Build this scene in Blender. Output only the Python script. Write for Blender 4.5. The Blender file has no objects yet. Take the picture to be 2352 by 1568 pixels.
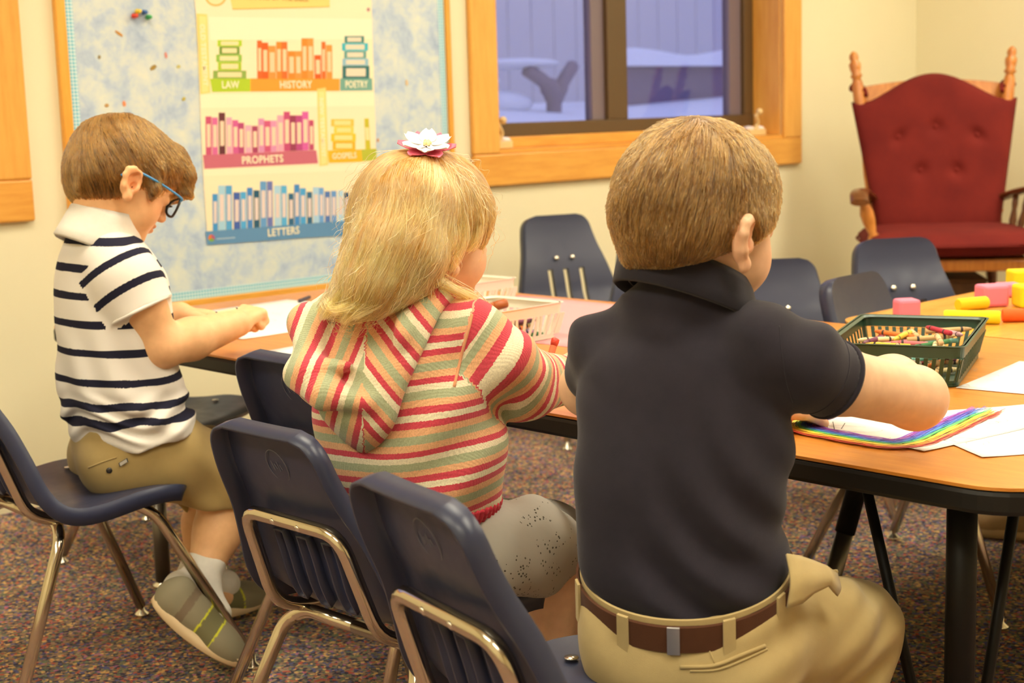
import bpy, bmesh, math, random
import numpy as np
from mathutils import Vector, Matrix, noise as mnoise

random.seed(7)
RNG = np.random.default_rng(11)
SC = bpy.context.scene
COL = SC.collection

# ------------------------------------------------------------------ camera
# World: X runs along the window wall, Y towards the window wall, Z up; the camera stands at (0, 0, 1).
F_PX, CX, CY, CAM_H = 3430.0, 1176.0, 784.0, 1.0
RM = np.array([[0.71930681, -0.69407849, -0.02920226],
               [-0.12548419, -0.08847073, -0.98814303],
               [0.68326528, 0.71444243, -0.15073347]])
cam_data = bpy.data.cameras.new('camera')
cam = bpy.data.objects.new('camera', cam_data)
COL.objects.link(cam)
right, up, back = RM[0], -RM[1], -RM[2]
cam.matrix_world = Matrix(((right[0], up[0], back[0], 0), (right[1], up[1], back[1], 0),
                           (right[2], up[2], back[2], CAM_H), (0, 0, 0, 1)))
cam_data.sensor_width = 36.0
cam_data.lens = F_PX / 2352 * 36
cam_data.clip_start = 0.05
cam_data.dof.use_dof = True
cam_data.dof.focus_distance = 2.05
cam_data.dof.aperture_fstop = 7.0
SC.camera = cam

# ------------------------------------------------------------------ sky outside the window, exposure
world = bpy.data.worlds.new('world')
SC.world = world
world.use_nodes = True
world.node_tree.nodes['Background'].inputs[0].default_value = (0.62, 0.70, 1.12, 1)
world.node_tree.nodes['Background'].inputs[1].default_value = 1.25
SC.view_settings.view_transform = 'Standard'
SC.view_settings.look = 'None'
SC.view_settings.gamma = 1
SC.view_settings.use_curve_mapping = False
SC.view_settings.exposure = 0.0
LIGHT_COL = (1.0, 0.92, 0.72)
LIGHT_L = 16.3


# ------------------------------------------------------------------ pixel helpers (a pixel gives a direction only)
def ray(u, v):
    return RM.T @ np.array([(u - CX) / F_PX, (v - CY) / F_PX, 1.0])

def P(u, v, d):
    """point seen at pixel u, v that lies d metres deep in front of the lens"""
    return np.array([0, 0, CAM_H]) + ray(u, v) * d

def onz(u, v, z):
    r = ray(u, v); return np.array([0, 0, CAM_H]) + r * ((z - CAM_H) / r[2])

def ony(u, v, y):
    r = ray(u, v); return np.array([0, 0, CAM_H]) + r * (y / r[1])

def onx(u, v, x):
    r = ray(u, v); return np.array([0, 0, CAM_H]) + r * (x / r[0])


# ------------------------------------------------------------------ materials
def srgb(r, g, b):
    f = lambda c: (c / 255 / 12.92) if c <= 10 else ((c / 255 + 0.055) / 1.055) ** 2.4
    return (f(r), f(g), f(b), 1)

MATS = {}
def mat(name, col=(0.8, 0.8, 0.8, 1), rough=0.5, metal=0.0, spec=0.5, **kw):
    if name in MATS: return MATS[name]
    m = bpy.data.materials.new(name); m.use_nodes = True
    b = m.node_tree.nodes['Principled BSDF']
    c = tuple(col) if len(col) == 4 else tuple(col) + (1,)
    b.inputs['Base Color'].default_value = c
    b.inputs['Roughness'].default_value = rough
    b.inputs['Metallic'].default_value = metal
    b.inputs['Specular IOR Level'].default_value = spec
    for k, v in kw.items():
        b.inputs[k].default_value = v
    MATS[name] = m
    return m

class NT:
    """short hand for wiring nodes"""
    def __init__(s, m):
        s.t = m.node_tree; s.b = s.t.nodes['Principled BSDF']
    def n(s, kind, **kw):
        nd = s.t.nodes.new(kind)
        for k, v in kw.items():
            if k.startswith('i_'):
                key = k[2:]
                nd.inputs[int(key) if key.isdigit() else key.replace('_', ' ')].default_value = v
            else: setattr(nd, k, v)
        return nd
    def l(s, a, b): s.t.links.new(a, b)
    def ramp(s, fac, stops, interp='LINEAR'):
        r = s.n('ShaderNodeValToRGB'); r.color_ramp.interpolation = interp
        els = r.color_ramp.elements
        while len(els) < len(stops): els.new(0.5)
        for e, (p, c) in zip(els, stops): e.position = p; e.color = tuple(c) if len(c) == 4 else tuple(c) + (1,)
        s.l(fac, r.inputs[0]); return r.outputs[0]
    def coords(s, scale=(1, 1, 1), kind='Object', rot=(0, 0, 0)):
        tc = s.n('ShaderNodeTexCoord'); mp = s.n('ShaderNodeMapping')
        mp.inputs['Scale'].default_value = scale; mp.inputs['Rotation'].default_value = rot
        s.l(tc.outputs[kind], mp.inputs[0]); return mp.outputs[0]
    def noise(s, vec, scale, detail=3.0, rough=0.5):
        nd = s.n('ShaderNodeTexNoise'); nd.inputs['Scale'].default_value = scale
        nd.inputs['Detail'].default_value = detail; nd.inputs['Roughness'].default_value = rough
        if vec is not None: s.l(vec, nd.inputs['Vector'])
        return nd
    def bump(s, h, strength=0.3, dist=0.002):
        bp = s.n('ShaderNodeBump'); bp.inputs['Strength'].default_value = strength
        bp.inputs['Distance'].default_value = dist
        s.l(h, bp.inputs['Height']); s.l(bp.outputs[0], s.b.inputs['Normal']); return bp

def wood_mat(name, base, dark, scale=6, axis='x', rough=0.35, contrast=1.0):
    if name in MATS: return MATS[name]
    m = mat(name, base, rough); t = NT(m)
    sc = {'x': (0.12, 1, 1), 'y': (1, 0.12, 1), 'z': (1, 1, 0.12)}[axis]
    v = t.coords(sc)
    w = t.noise(v, scale * 9, 4, 0.6)
    w2 = t.noise(v, scale * 1.6, 2)
    mx = t.n('ShaderNodeMath', operation='MULTIPLY_ADD'); t.l(w.outputs[0], mx.inputs[0]); mx.inputs[1].default_value = 0.65
    ml = t.n('ShaderNodeMath', operation='MULTIPLY'); t.l(w2.outputs[0], ml.inputs[0]); ml.inputs[1].default_value = 0.35
    t.l(ml.outputs[0], mx.inputs[2])
    c = t.ramp(mx.outputs[0], [(0.5 - 0.16 / contrast, dark), (0.5 + 0.1 / contrast, base)])
    t.l(c, t.b.inputs['Base Color'])
    return m

def attr_mat(name, attr='col', rough=0.6, **kw):
    """colour comes from a colour attribute of the mesh"""
    if name in MATS: return MATS[name]
    m = mat(name, (0.8, 0.8, 0.8), rough, **kw); t = NT(m)
    a = t.n('ShaderNodeAttribute', attribute_name=attr)
    t.l(a.outputs['Color'], t.b.inputs['Base Color'])
    return m


# ------------------------------------------------------------------ objects and meshes
def tag(o, label=None, cat=None, group=None, kind=None):
    if label: o['label'] = label
    if cat: o['category'] = cat
    if group: o['group'] = group
    if kind: o['kind'] = kind
    return o

def empty(name, loc=(0, 0, 0), rz=0.0, scale=1.0):
    o = bpy.data.objects.new(name, None); COL.objects.link(o)
    o.location = loc; o.rotation_euler = (0, 0, rz); o.scale = (scale,) * 3
    o.empty_display_size = 0.05
    return o

class MB:
    """collects vertices and faces for one mesh object"""
    def __init__(s): s.v = []; s.f = []; s.c = []; s.cur = None
    def add(s, vs, fs):
        o = len(s.v); s.v += [tuple(map(float, p)) for p in vs]
        s.f += [tuple(i + o for i in f) for f in fs]
        s.c += [s.cur] * len(fs)
        return s
    def box(s, lo, hi, M=None):
        x0, y0, z0 = lo; x1, y1, z1 = hi
        vs = [(x0, y0, z0), (x1, y0, z0), (x1, y1, z0), (x0, y1, z0), (x0, y0, z1), (x1, y0, z1), (x1, y1, z1), (x0, y1, z1)]
        if M is not None: vs = [tuple(M @ Vector(p)) for p in vs]
        return s.add(vs, [(0, 3, 2, 1), (4, 5, 6, 7), (0, 1, 5, 4), (1, 2, 6, 5), (2, 3, 7, 6), (3, 0, 4, 7)])
    def tube(s, path, r, n=10, caps=True, closed=False):
        path = [np.array(p, float) for p in path]; m = len(path)
        rs = [r] * m if np.isscalar(r) else list(r)
        tang = []
        for i in range(m):
            a = path[(i - 1) % m] if (closed or i > 0) else path[i]
            b = path[(i + 1) % m] if (closed or i < m - 1) else path[i]
            t = b - a; tang.append(t / (np.linalg.norm(t) + 1e-12))
        nrm = np.cross(tang[0], [0.13, 0.21, 0.97]); 
        if np.linalg.norm(nrm) < 1e-3: nrm = np.cross(tang[0], [1, 0, 0])
        nrm /= np.linalg.norm(nrm); vs = []
        for i in range(m):
            nrm = nrm - tang[i] * (nrm @ tang[i]); nrm /= (np.linalg.norm(nrm) + 1e-12)
            bn = np.cross(tang[i], nrm)
            for k in range(n):
                a = 2 * math.pi * k / n
                vs.append(path[i] + (nrm * math.cos(a) + bn * math.sin(a)) * rs[i])
        fs = []
        for i in range(m if closed else m - 1):
            j = (i + 1) % m
            for k in range(n):
                fs.append((i * n + k, i * n + (k + 1) % n, j * n + (k + 1) % n, j * n + k))
        if caps and not closed:
            fs.append(tuple(range(n - 1, -1, -1))); fs.append(tuple((m - 1) * n + k for k in range(n)))
        return s.add(vs, fs)
    def lathe(s, prof, n=16, M=None):
        """prof: (r, z) pairs, revolved about z"""
        vs = []; fs = []
        for r, z in prof:
            for k in range(n):
                a = 2 * math.pi * k / n; vs.append((r * math.cos(a), r * math.sin(a), z))
        for i in range(len(prof) - 1):
            for k in range(n):
                fs.append((i * n + k, i * n + (k + 1) % n, (i + 1) * n + (k + 1) % n, (i + 1) * n + k))
        fs.append(tuple(range(n - 1, -1, -1))); fs.append(tuple((len(prof) - 1) * n + k for k in range(n)))
        if M is not None: vs = [tuple(M @ Vector(p)) for p in vs]
        return s.add(vs, fs)
    def grid(s, pts, closed_u=False, closed_v=False):
        """pts[i][j] -> quads"""
        m, n = len(pts), len(pts[0]); vs = [p for row in pts for p in row]; fs = []
        for i in range(m if closed_u else m - 1):
            for j in range(n if closed_v else n - 1):
                a, b = (i + 1) % m, (j + 1) % n
                fs.append((i * n + j, i * n + b, a * n + b, a * n + j))
        return s.add(vs, fs)
    def prism(s, poly, lo, hi, axis='z'):
        """flat polygon extruded between lo and hi along an axis"""
        n = len(poly)
        mk = {'z': lambda a, b, h: (a, b, h), 'y': lambda a, b, h: (a, h, b), 'x': lambda a, b, h: (h, a, b)}[axis]
        vs = [mk(a, b, lo) for a, b in poly] + [mk(a, b, hi) for a, b in poly]
        fs = [tuple(range(n - 1, -1, -1)), tuple(range(n, 2 * n))] + [(i, (i + 1) % n, n + (i + 1) % n, n + i) for i in range(n)]
        return s.add(vs, fs)
    def build(s, name, material, parent=None, smooth=False, bevel=0.0, solid=0.0, sub=0, angle=None):
        me = bpy.data.meshes.new(name); me.from_pydata(s.v, [], s.f)
        bm = bmesh.new(); bm.from_mesh(me); bmesh.ops.recalc_face_normals(bm, faces=bm.faces); bm.to_mesh(me); bm.free()
        if any(c is not None for c in s.c):
            ca = me.color_attributes.new('col', 'FLOAT_COLOR', 'CORNER')
            out = np.zeros((len(me.loops), 4), np.float32)
            for p in me.polygons:
                c = s.c[p.index] or (0.8, 0.8, 0.8, 1)
                out[p.loop_start:p.loop_start + p.loop_total] = c
            ca.data.foreach_set('color', out.ravel())
        o = bpy.data.objects.new(name, me); COL.objects.link(o); o.parent = parent
        for mm in (material if isinstance(material, (list, tuple)) else [material]): me.materials.append(mm)
        if smooth or angle:
            me.polygons.foreach_set('use_smooth', [True] * len(me.polygons))
            if angle:
                me.set_sharp_from_angle(angle=math.radians(angle))
        if solid: md = o.modifiers.new('solid', 'SOLIDIFY'); md.thickness = solid; md.offset = 0
        if bevel: md = o.modifiers.new('bevel', 'BEVEL'); md.width = bevel; md.segments = 2; md.limit_method = 'ANGLE'
        if sub: md = o.modifiers.new('sub', 'SUBSURF'); md.levels = sub; md.render_levels = sub
        return o

def bez(pts, n=8):
    """Catmull-Rom through pts"""
    p = [np.array(q, float) for q in pts]; p = [2 * p[0] - p[1]] + p + [2 * p[-1] - p[-2]]; out = []
    for i in range(1, len(p) - 2):
        for k in range(n):
            t = k / n; a, b, c, d = p[i - 1], p[i], p[i + 1], p[i + 2]
            out.append(0.5 * (2 * b + (c - a) * t + (2 * a - 5 * b + 4 * c - d) * t * t + (3 * b - a - 3 * c + d) * t ** 3))
    out.append(p[-2]); return out

def fillet(pts, r, n=6):
    """polyline with rounded corners"""
    p = [np.array(q, float) for q in pts]; out = [p[0]]
    for i in range(1, len(p) - 1):
        a, b, c = p[i - 1], p[i], p[i + 1]
        d0, d1 = np.linalg.norm(a - b), np.linalg.norm(c - b); rr = min(r, d0 * 0.49, d1 * 0.49)
        s0, s1 = b + (a - b) / d0 * rr, b + (c - b) / d1 * rr
        for k in range(n + 1):
            t = k / n; out.append((1 - t) ** 2 * s0 + 2 * t * (1 - t) * b + t * t * s1)
    out.append(p[-1]); return out

def copy_tree(o, parent=None):
    c = o.copy(); COL.objects.link(c); c.parent = parent
    for ch in list(o.children): copy_tree(ch, c)
    return c

def rrect(x0, x1, y0, y1, r, n=6):
    out = []
    for cx, cy, a0 in ((x1 - r, y1 - r, 0), (x0 + r, y1 - r, 90), (x0 + r, y0 + r, 180), (x1 - r, y0 + r, 270)):
        for k in range(n + 1):
            a = math.radians(a0 + 90 * k / n); out.append((cx + r * math.cos(a), cy + r * math.sin(a)))
    return out

def text_obj(body, size, material, parent, M, name='lettering', align='CENTER', sx=1.0, bold=0.0):
    cu = bpy.data.curves.new(name, 'FONT'); cu.body = body; cu.size = size; cu.align_x = align; cu.align_y = 'CENTER'
    cu.offset = bold; cu.extrude = 0.0002; cu.resolution_u = 3; cu.space_character = 1.05
    tmp = bpy.data.objects.new(name, cu); COL.objects.link(tmp)
    me = bpy.data.meshes.new_from_object(tmp.evaluated_get(bpy.context.evaluated_depsgraph_get()))
    bpy.data.objects.remove(tmp)
    o = bpy.data.objects.new(name, me); COL.objects.link(o); o.parent = parent
    me.transform(M @ Matrix.Diagonal((sx, 1, 1, 1)))
    me.materials.clear(); me.materials.append(material)
    return o
# ------------------------------------------------------------------ the room
WY, WX, CEIL = 3.69, 6.12, 2.6          # window wall, right wall, ceiling height
X0, Y0 = -2.2, -2.6                      # the two walls behind the camera
WX0, WX1, WZ0, WZ1 = 3.483, 5.09, 0.868, 1.95   # window opening

def wall_material(name, col):
    m = mat(name, col, 0.75, spec=0.25); t = NT(m)
    v = t.coords(); n = t.noise(v, 140, 3); n2 = t.noise(v, 1.7, 2)
    c = t.ramp(n2.outputs[0], [(0.3, tuple(x * 0.96 for x in col[:3])), (0.7, col[:3])])
    t.l(c, t.b.inputs['Base Color']); t.bump(n.outputs[0], 0.12, 0.002)
    return m
M_WALL = wall_material('cream_wall_paint', (0.82, 0.755, 0.515, 1))
M_CEIL = wall_material('white_ceiling_tile', (0.85, 0.83, 0.76, 1))

def carpet():
    m = mat('speckled_loop_carpet', (0.1, 0.08, 0.07), 0.95, spec=0.1); t = NT(m)
    v = t.coords()
    vo = t.n('ShaderNodeTexVoronoi', feature='F1'); vo.inputs['Scale'].default_value = 160; t.l(v, vo.inputs['Vector'])
    sep = t.n('ShaderNodeSeparateColor'); t.l(vo.outputs['Color'], sep.inputs[0])
    c = t.ramp(sep.outputs[0], [(0.0, srgb(59, 55, 69)), (0.16, srgb(135, 109, 85)), (0.3, srgb(81, 76, 78)), (0.42, srgb(159, 81, 67)),
                                (0.5, srgb(107, 97, 85)), (0.6, srgb(81, 83, 121)), (0.7, srgb(185, 151, 100)), (0.8, srgb(100, 109, 88)),
                                (0.9, srgb(140, 116, 100)), (0.97, srgb(151, 97, 126))], 'CONSTANT')
    n = t.noise(v, 9, 4, 0.6)
    mx = t.n('ShaderNodeMix', data_type='RGBA', blend_type='MULTIPLY'); mx.inputs[0].default_value = 1.0
    t.l(c, mx.inputs[6]); g = t.ramp(n.outputs[0], [(0.25, (1.15, 1.15, 1.12)), (0.75, (2.0, 2.0, 1.95))]); t.l(g, mx.inputs[7])
    t.l(mx.outputs[2], t.b.inputs['Base Color'])
    n2 = t.noise(v, 420, 2); t.bump(n2.outputs[0], 0.9, 0.004)
    return m
M_CARPET = carpet()
M_TRIM = wood_mat('honey_window_casing_wood', srgb(232, 170, 76), srgb(210, 140, 52), 5, 'x', 0.38, 0.8)
M_TRIMV = wood_mat('honey_window_casing_wood_upright', srgb(238, 180, 88), srgb(220, 152, 62), 5, 'z', 0.38, 0.8)
M_BRONZE = mat('dark_bronze_window_metal', srgb(92, 70, 42), 0.45)

def structure(name, mb, m, parent=None, **kw):
    o = mb.build(name, m, parent, **kw)
    if parent is None: o['kind'] = 'structure'
    return o

structure('floor', MB().box((X0 - .1, Y0 - .1, -0.06), (WX + .1, WY + .1, 0)), M_CARPET)
structure('ceiling', MB().box((X0, Y0, CEIL), (WX, WY, CEIL + 0.06)), M_CEIL)
structure('wall_left', MB().box((X0 - 0.1, Y0, 0), (X0, WY, CEIL)), M_WALL)
structure('wall_front', MB().box((X0, Y0 - 0.1, 0), (WX, Y0, CEIL)), M_WALL)
structure('wall_right', MB().box((WX, Y0, 0), (WX + 0.1, WY + 0.2, CEIL)), M_WALL)

# second window far left: only its casing shows
W2A, W2B = 0.55, 1.806
wb = MB()
T = 0.2
def hole_wall(mb, x0, x1, holes):
    xs = sorted([x0, x1] + [a for h in holes for a in h[:2]])
    for a, b in zip(xs[:-1], xs[1:]):
        h = [q for q in holes if q[0] <= a + 1e-6 and q[1] >= b - 1e-6]
        if h:
            mb.box((a, WY, 0), (b, WY + T, h[0][2])); mb.box((a, WY, h[0][3]), (b, WY + T, CEIL))
        else: mb.box((a, WY, 0), (b, WY + T, CEIL))
hole_wall(wb, X0, WX, [(W2A + .12, W2B - .12, WZ0, WZ1), (WX0, WX1, WZ0, WZ1)])
structure('wall_back', wb, M_WALL)

def casing(name, x0, x1, z0, z1, w=0.12):
    """a window: casing boards, jamb lining, bronze frame, stiles, panes"""
    root = empty(name, ((x0 + x1) / 2, WY, z0)); root['kind'] = 'structure'
    ox, oy, oz = (x0 + x1) / 2, WY, z0
    def part(nm, lo, hi, m, bevel=0.0):
        return MB().box((lo[0] - ox, lo[1] - oy, lo[2] - oz), (hi[0] - ox, hi[1] - oy, hi[2] - oz)).build(nm, m, root, bevel=bevel)
    th = 0.022
    part('casing_board', (x0 - w, WY - th, z0 - w + .012), (x1 + w, WY - .0005, z0), M_TRIM, 0.006)
    part('casing_board', (x0 - w, WY - th, z1), (x1 + w, WY - .0005, z1 + w), M_TRIM, 0.006)
    part('casing_board', (x0 - w, WY - th, z0), (x0, WY - .0005, z1), M_TRIMV, 0.006)
    part('casing_board', (x1, WY - th, z0), (x1 + w, WY - .0005, z1), M_TRIMV, 0.006)
    D = 0.147
    g = 0.001
    part('window_sill', (x0 + g, WY - .01, z0 + g), (x1 - g, WY + D, z0 + 0.014), M_TRIM)
    part('jamb_lining', (x0 + g, WY, z0 + .015), (x0 + .008, WY + D, z1 - g), M_TRIMV)
    part('jamb_lining', (x1 - .008, WY, z0 + .015), (x1 - g, WY + D, z1 - g), M_TRIMV)
    part('jamb_lining', (x0 + .009, WY, z1 - .012), (x1 - .009, WY + D, z1 - g), M_TRIM)
    part('sill_stop', (x0 + .009, WY + D - .055, z0 + .014), (x1 - .009, WY + D + .01, z0 + .052), M_TRIM, 0.003)
    zb, zt = z0 + .052, z1 - .012
    xa, xb = x0 + .009, x1 - .009
    ya, yb = WY + D - .004, WY + D + .04
    part('frame_rail', (xa, ya - .014, zb), (xb, yb, zb + .048), M_BRONZE, 0.003)
    part('frame_rail', (xa, ya, zt - .05), (xb, yb, zt), M_BRONZE, 0.003)
    mid = xa + (4.245 - 3.492) / (5.081 - 3.492) * (xb - xa)
    part('mullion', (mid - .055, ya - .012, zb + .048), (mid + .055, yb, zt - .05), M_BRONZE, 0.003)
    zs = zb + .048
    Ms = mat('grey_violet_sash_metal', srgb(118, 104, 112), 0.4)
    for sx0, sx1 in ((xa, xa + .03), (mid - .125, mid - .055), (xb - .135, xb - .06)):
        part('sash_stile', (sx0, ya + .006, zs), (sx1, yb, zt - .05), Ms, 0.002)
    part('frame_stile', (xb - .06, ya - .012, zs), (xb, yb, zt - .05), M_BRONZE, 0.003)
    Mg = mat('tinted_pane', (1, 1, 1), 0.02)
    if not Mg.get('done'):
        t = NT(Mg); tr = t.n('ShaderNodeBsdfTransparent'); tr.inputs[0].default_value = (0.80, 0.79, 0.86, 1)
        gl = t.n('ShaderNodeBsdfGlossy'); gl.inputs['Roughness'].default_value = 0.02
        mx = t.n('ShaderNodeMixShader'); mx.inputs[0].default_value = 0.06
        t.l(tr.outputs[0], mx.inputs[1]); t.l(gl.outputs[0], mx.inputs[2])
        t.l(mx.outputs[0], t.t.nodes['Material Output'].inputs[0]); Mg['done'] = 1
    part('window_pane', (xa + .03, yb - .022, zs), (mid - .125, yb - .016, zt - .05), Mg)
    part('window_pane', (mid + .055, yb - .022, zs), (xb - .135, yb - .016, zt - .05), Mg)
    return root
casing('window_1', WX0, WX1, WZ0, WZ1)
casing('window_2', W2A + .12, W2B - .12, WZ0, WZ1)

# casement cranks on the sill
M_CRANK = mat('cream_painted_metal', srgb(226, 196, 138), 0.35)
M_CRANKW = mat('white_enamel', srgb(236, 226, 226), 0.4)
def crank(x, label):
    r = empty('window_crank', (x, WY + 0.07, WZ0 + 0.014))
    tag(r, label, 'window crank', 'casement cranks on the window sill')
    MB().prism(rrect(-.058, .058, -.03, .03, .02), 0.0006, 0.026, 'z').build('base', M_CRANK, r, bevel=0.003)
    for s in (-1, 1):
        MB().lathe([(.001, .0262), (.023, .0262), (.024, .03), (.017, .037), (.001, .04)], 12, Matrix.Translation((.034 * s, 0, 0))).build('cap', M_CRANKW, r, smooth=True)
    a = MB().tube(bez([(0.0, -.004, .02), (.012, -.012, .05), (-.006, -.02, .072), (-.014, -.022, .085)], 4), .0085, 8).build('handle', M_CRANK, r, smooth=True)
    MB().lathe([(.001, -.014), (.010, -.011), (.0145, 0), (.010, .011), (.001, .014)], 12, Matrix.Translation((.006, -.026, .096))).build('knob', M_CRANK, a, smooth=True)
    return r
crank(3.553, 'cream window crank with white caps on the sill next to the bulletin board')
crank(5.0, 'cream window crank on the sill at the window side next to the rocking chair')

# outside: snow, a low wall with a snow cap, a far grey fence
M_SNOW = mat('snow', (0.82, 0.84, 0.88), 0.9); t = NT(M_SNOW); t.bump(t.noise(t.coords(), 3, 4).outputs[0], 0.6, 0.05)
M_STONE = mat('grey_concrete', srgb(128, 118, 140), 0.9)
gp = [[(x, y, np.interp(y, [4.0, 5.0, 7.3, 7.9, 16], [-.3, -.1, .98, 1.06, 1.0]) + .05 * math.sin(x * 1.1 + y) ) for y in (4.0, 4.6, 5.2, 6, 6.6, 7.2, 7.5, 7.9, 8.5, 10, 12, 16)] for x in np.linspace(0, 24, 40)]
tag(MB().grid(gp).build('snow_ground', M_SNOW, smooth=True), kind='structure')
fb = empty('board_fence', (12, 12.0, .9)); tag(fb, 'tall weathered grey board fence far outside the window', 'fence')
M_FENCE = mat('weathered_fence_wood', srgb(206, 204, 208), 0.9)
for i in range(44):
    MB().box((-8 + i * .36, 0, 0), (-8 + i * .36 + .345, .03 + .012 * (i % 2), 3.2)).build('board', M_FENCE, fb)
lw = empty('garden_wall', (11.4, 8.2, .95)); tag(lw, 'low grey garden wall with a thick cap of snow outside the window', 'wall')
MB().box((-2.2, 0, 0), (4.2, .3, .40)).build('wall_body', M_STONE, lw)
m = MB(); m.grid([[(-2.3 + i * .2, -.10 + .5 * j / 6, .401 + (0.13 + .03 * math.sin(i * .9)) * math.sin(math.pi * j / 6) ** .5) for j in range(7)] for i in range(34)])
m.build('snow_cap', M_SNOW, lw, smooth=True)
bk = empty('snowy_shrub', (7.75, 7.6, .95)); tag(bk, 'snow covered shrub with a dark forked trunk outside the window', 'shrub')
MB().tube(bez([(0, 0, 0), (.0, 0, .16), (-.08, 0, .26), (-.22, .05, .36)], 5), [.06] * 5 + [.07] * 5 + [.05] * 6, 8).build('trunk', M_STONE, bk, smooth=True)
MB().tube(bez([(.0, 0, .12), (.10, 0, .26), (.26, .05, .38)], 5), [.06] * 5 + [.05] * 6, 8).build('branch', M_STONE, bk, smooth=True)
m = MB()
for (cx_, cz_, rx, rz) in ((-.45, .12, .38, .10), (-.15, .40, .36, .04), (-.75, .28, .35, .09), (-.9, .40, .30, .05)):
    pts = []
    for i in range(9):
        th = math.pi * i / 8
        pts.append([(cx_ + rx * math.sin(th) * math.cos(2 * math.pi * j / 14), .2 + .25 * math.sin(th) * math.sin(2 * math.pi * j / 14), cz_ + rz * math.cos(th)) for j in range(14)])
    m.grid(pts, closed_v=True)
m.build('snow', M_SNOW, bk, smooth=True)

# ceiling lights: recessed troffers
M_LAMP = mat('fluorescent_diffuser', (1, 1, 1)); t = NT(M_LAMP)
t.b.inputs['Emission Color'].default_value = LIGHT_COL + (1,); t.b.inputs['Emission Strength'].default_value = LIGHT_L
M_LFRAME = mat('white_troffer_metal', (0.8, 0.8, 0.78), 0.4)
for x, y, lab in ((1.3, 2.0, 'white ceiling troffer above the long table in front of the bulletin board'), (1.3, .1, 'white ceiling troffer above the near end of the long table'),
                  (3.4, 2.1, 'white ceiling troffer in front of the window'), (3.4, .1, 'white ceiling troffer above the second table'),
                  (5.3, 2.0, 'white ceiling troffer in front of the rocking chair'), (5.3, .1, 'white ceiling troffer by the far wall past the second table'),
                  (-1.0, 2.0, 'white ceiling troffer behind the striped-polo boy'), (-1.0, .1, 'white ceiling troffer by the corner of the two blank walls')):
    r = empty('ceiling_light', (x, y, CEIL)); tag(r, lab, 'ceiling light', 'ceiling troffers')
    fr = MB()
    for lo, hi in (((-.32, -.62), (.32, -.6)), ((-.32, .6), (.32, .62)), ((-.32, -.6), (-.3, .6)), ((.3, -.6), (.32, .6))):
        fr.box((lo[0], lo[1], -.03), (hi[0], hi[1], -.0005))
    fr.build('frame', M_LFRAME, r)
    MB().box((-.299, -.599, -.022), (.299, .599, -.012)).build('diffuser', M_LAMP, r)
# ------------------------------------------------------------------ school chairs
def shell_mat():
    m = mat('navy_chair_plastic', (0.027, 0.033, 0.070), 0.40, spec=0.5); t = NT(m)
    v = t.coords(); n = t.noise(v, 900, 2); t.bump(n.outputs[0], 0.10, 0.0006)
    n2 = t.noise(v, 14, 4, 0.7); g = t.ramp(n2.outputs[0], [(0.3, (0.30,) * 3), (0.7, (0.46,) * 3)]); t.l(g, t.b.inputs['Roughness'])
    return m
M_SHELL = shell_mat()
M_CHROME = mat('worn_chrome_tube', (0.62, 0.55, 0.43), 0.16, 1.0)
M_STEEL = mat('bright_steel', (0.8, 0.76, 0.66), 0.22, 1.0)
M_RUB = mat('scuffed_mark', (0.10, 0.10, 0.13), 0.5)

PROF = bez([(-.206, .640), (-.198, .615), (-.181, .570), (-.152, .510), (-.132, .450), (-.118, .402), (-.097, .370), (-.066, .357),
            (-.018, .358), (.047, .366), (.105, .366), (.142, .358), (.158, .342)], 4)
PROF = [(p[0], p[1]) for p in PROF]
def shell_half(i, n):
    """half width of the shell along the profile"""
    s = 0
    L = [0]
    for a, b in zip(PROF[:-1], PROF[1:]): L.append(L[-1] + math.dist(a, b))
    d, tot = L[i], L[-1]
    w = np.interp(d, [0, .10, .22, .30, .36, .46, tot], [.105, .125, .156, .174, .176, .172, .160])
    r = .036
    if d < r: w -= r - math.sqrt(max(r * r - (r - d) ** 2, 0))
    r2 = .04; e = tot - d
    if e < r2: w -= r2 - math.sqrt(max(r2 * r2 - (r2 - e) ** 2, 0))
    return w

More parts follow.
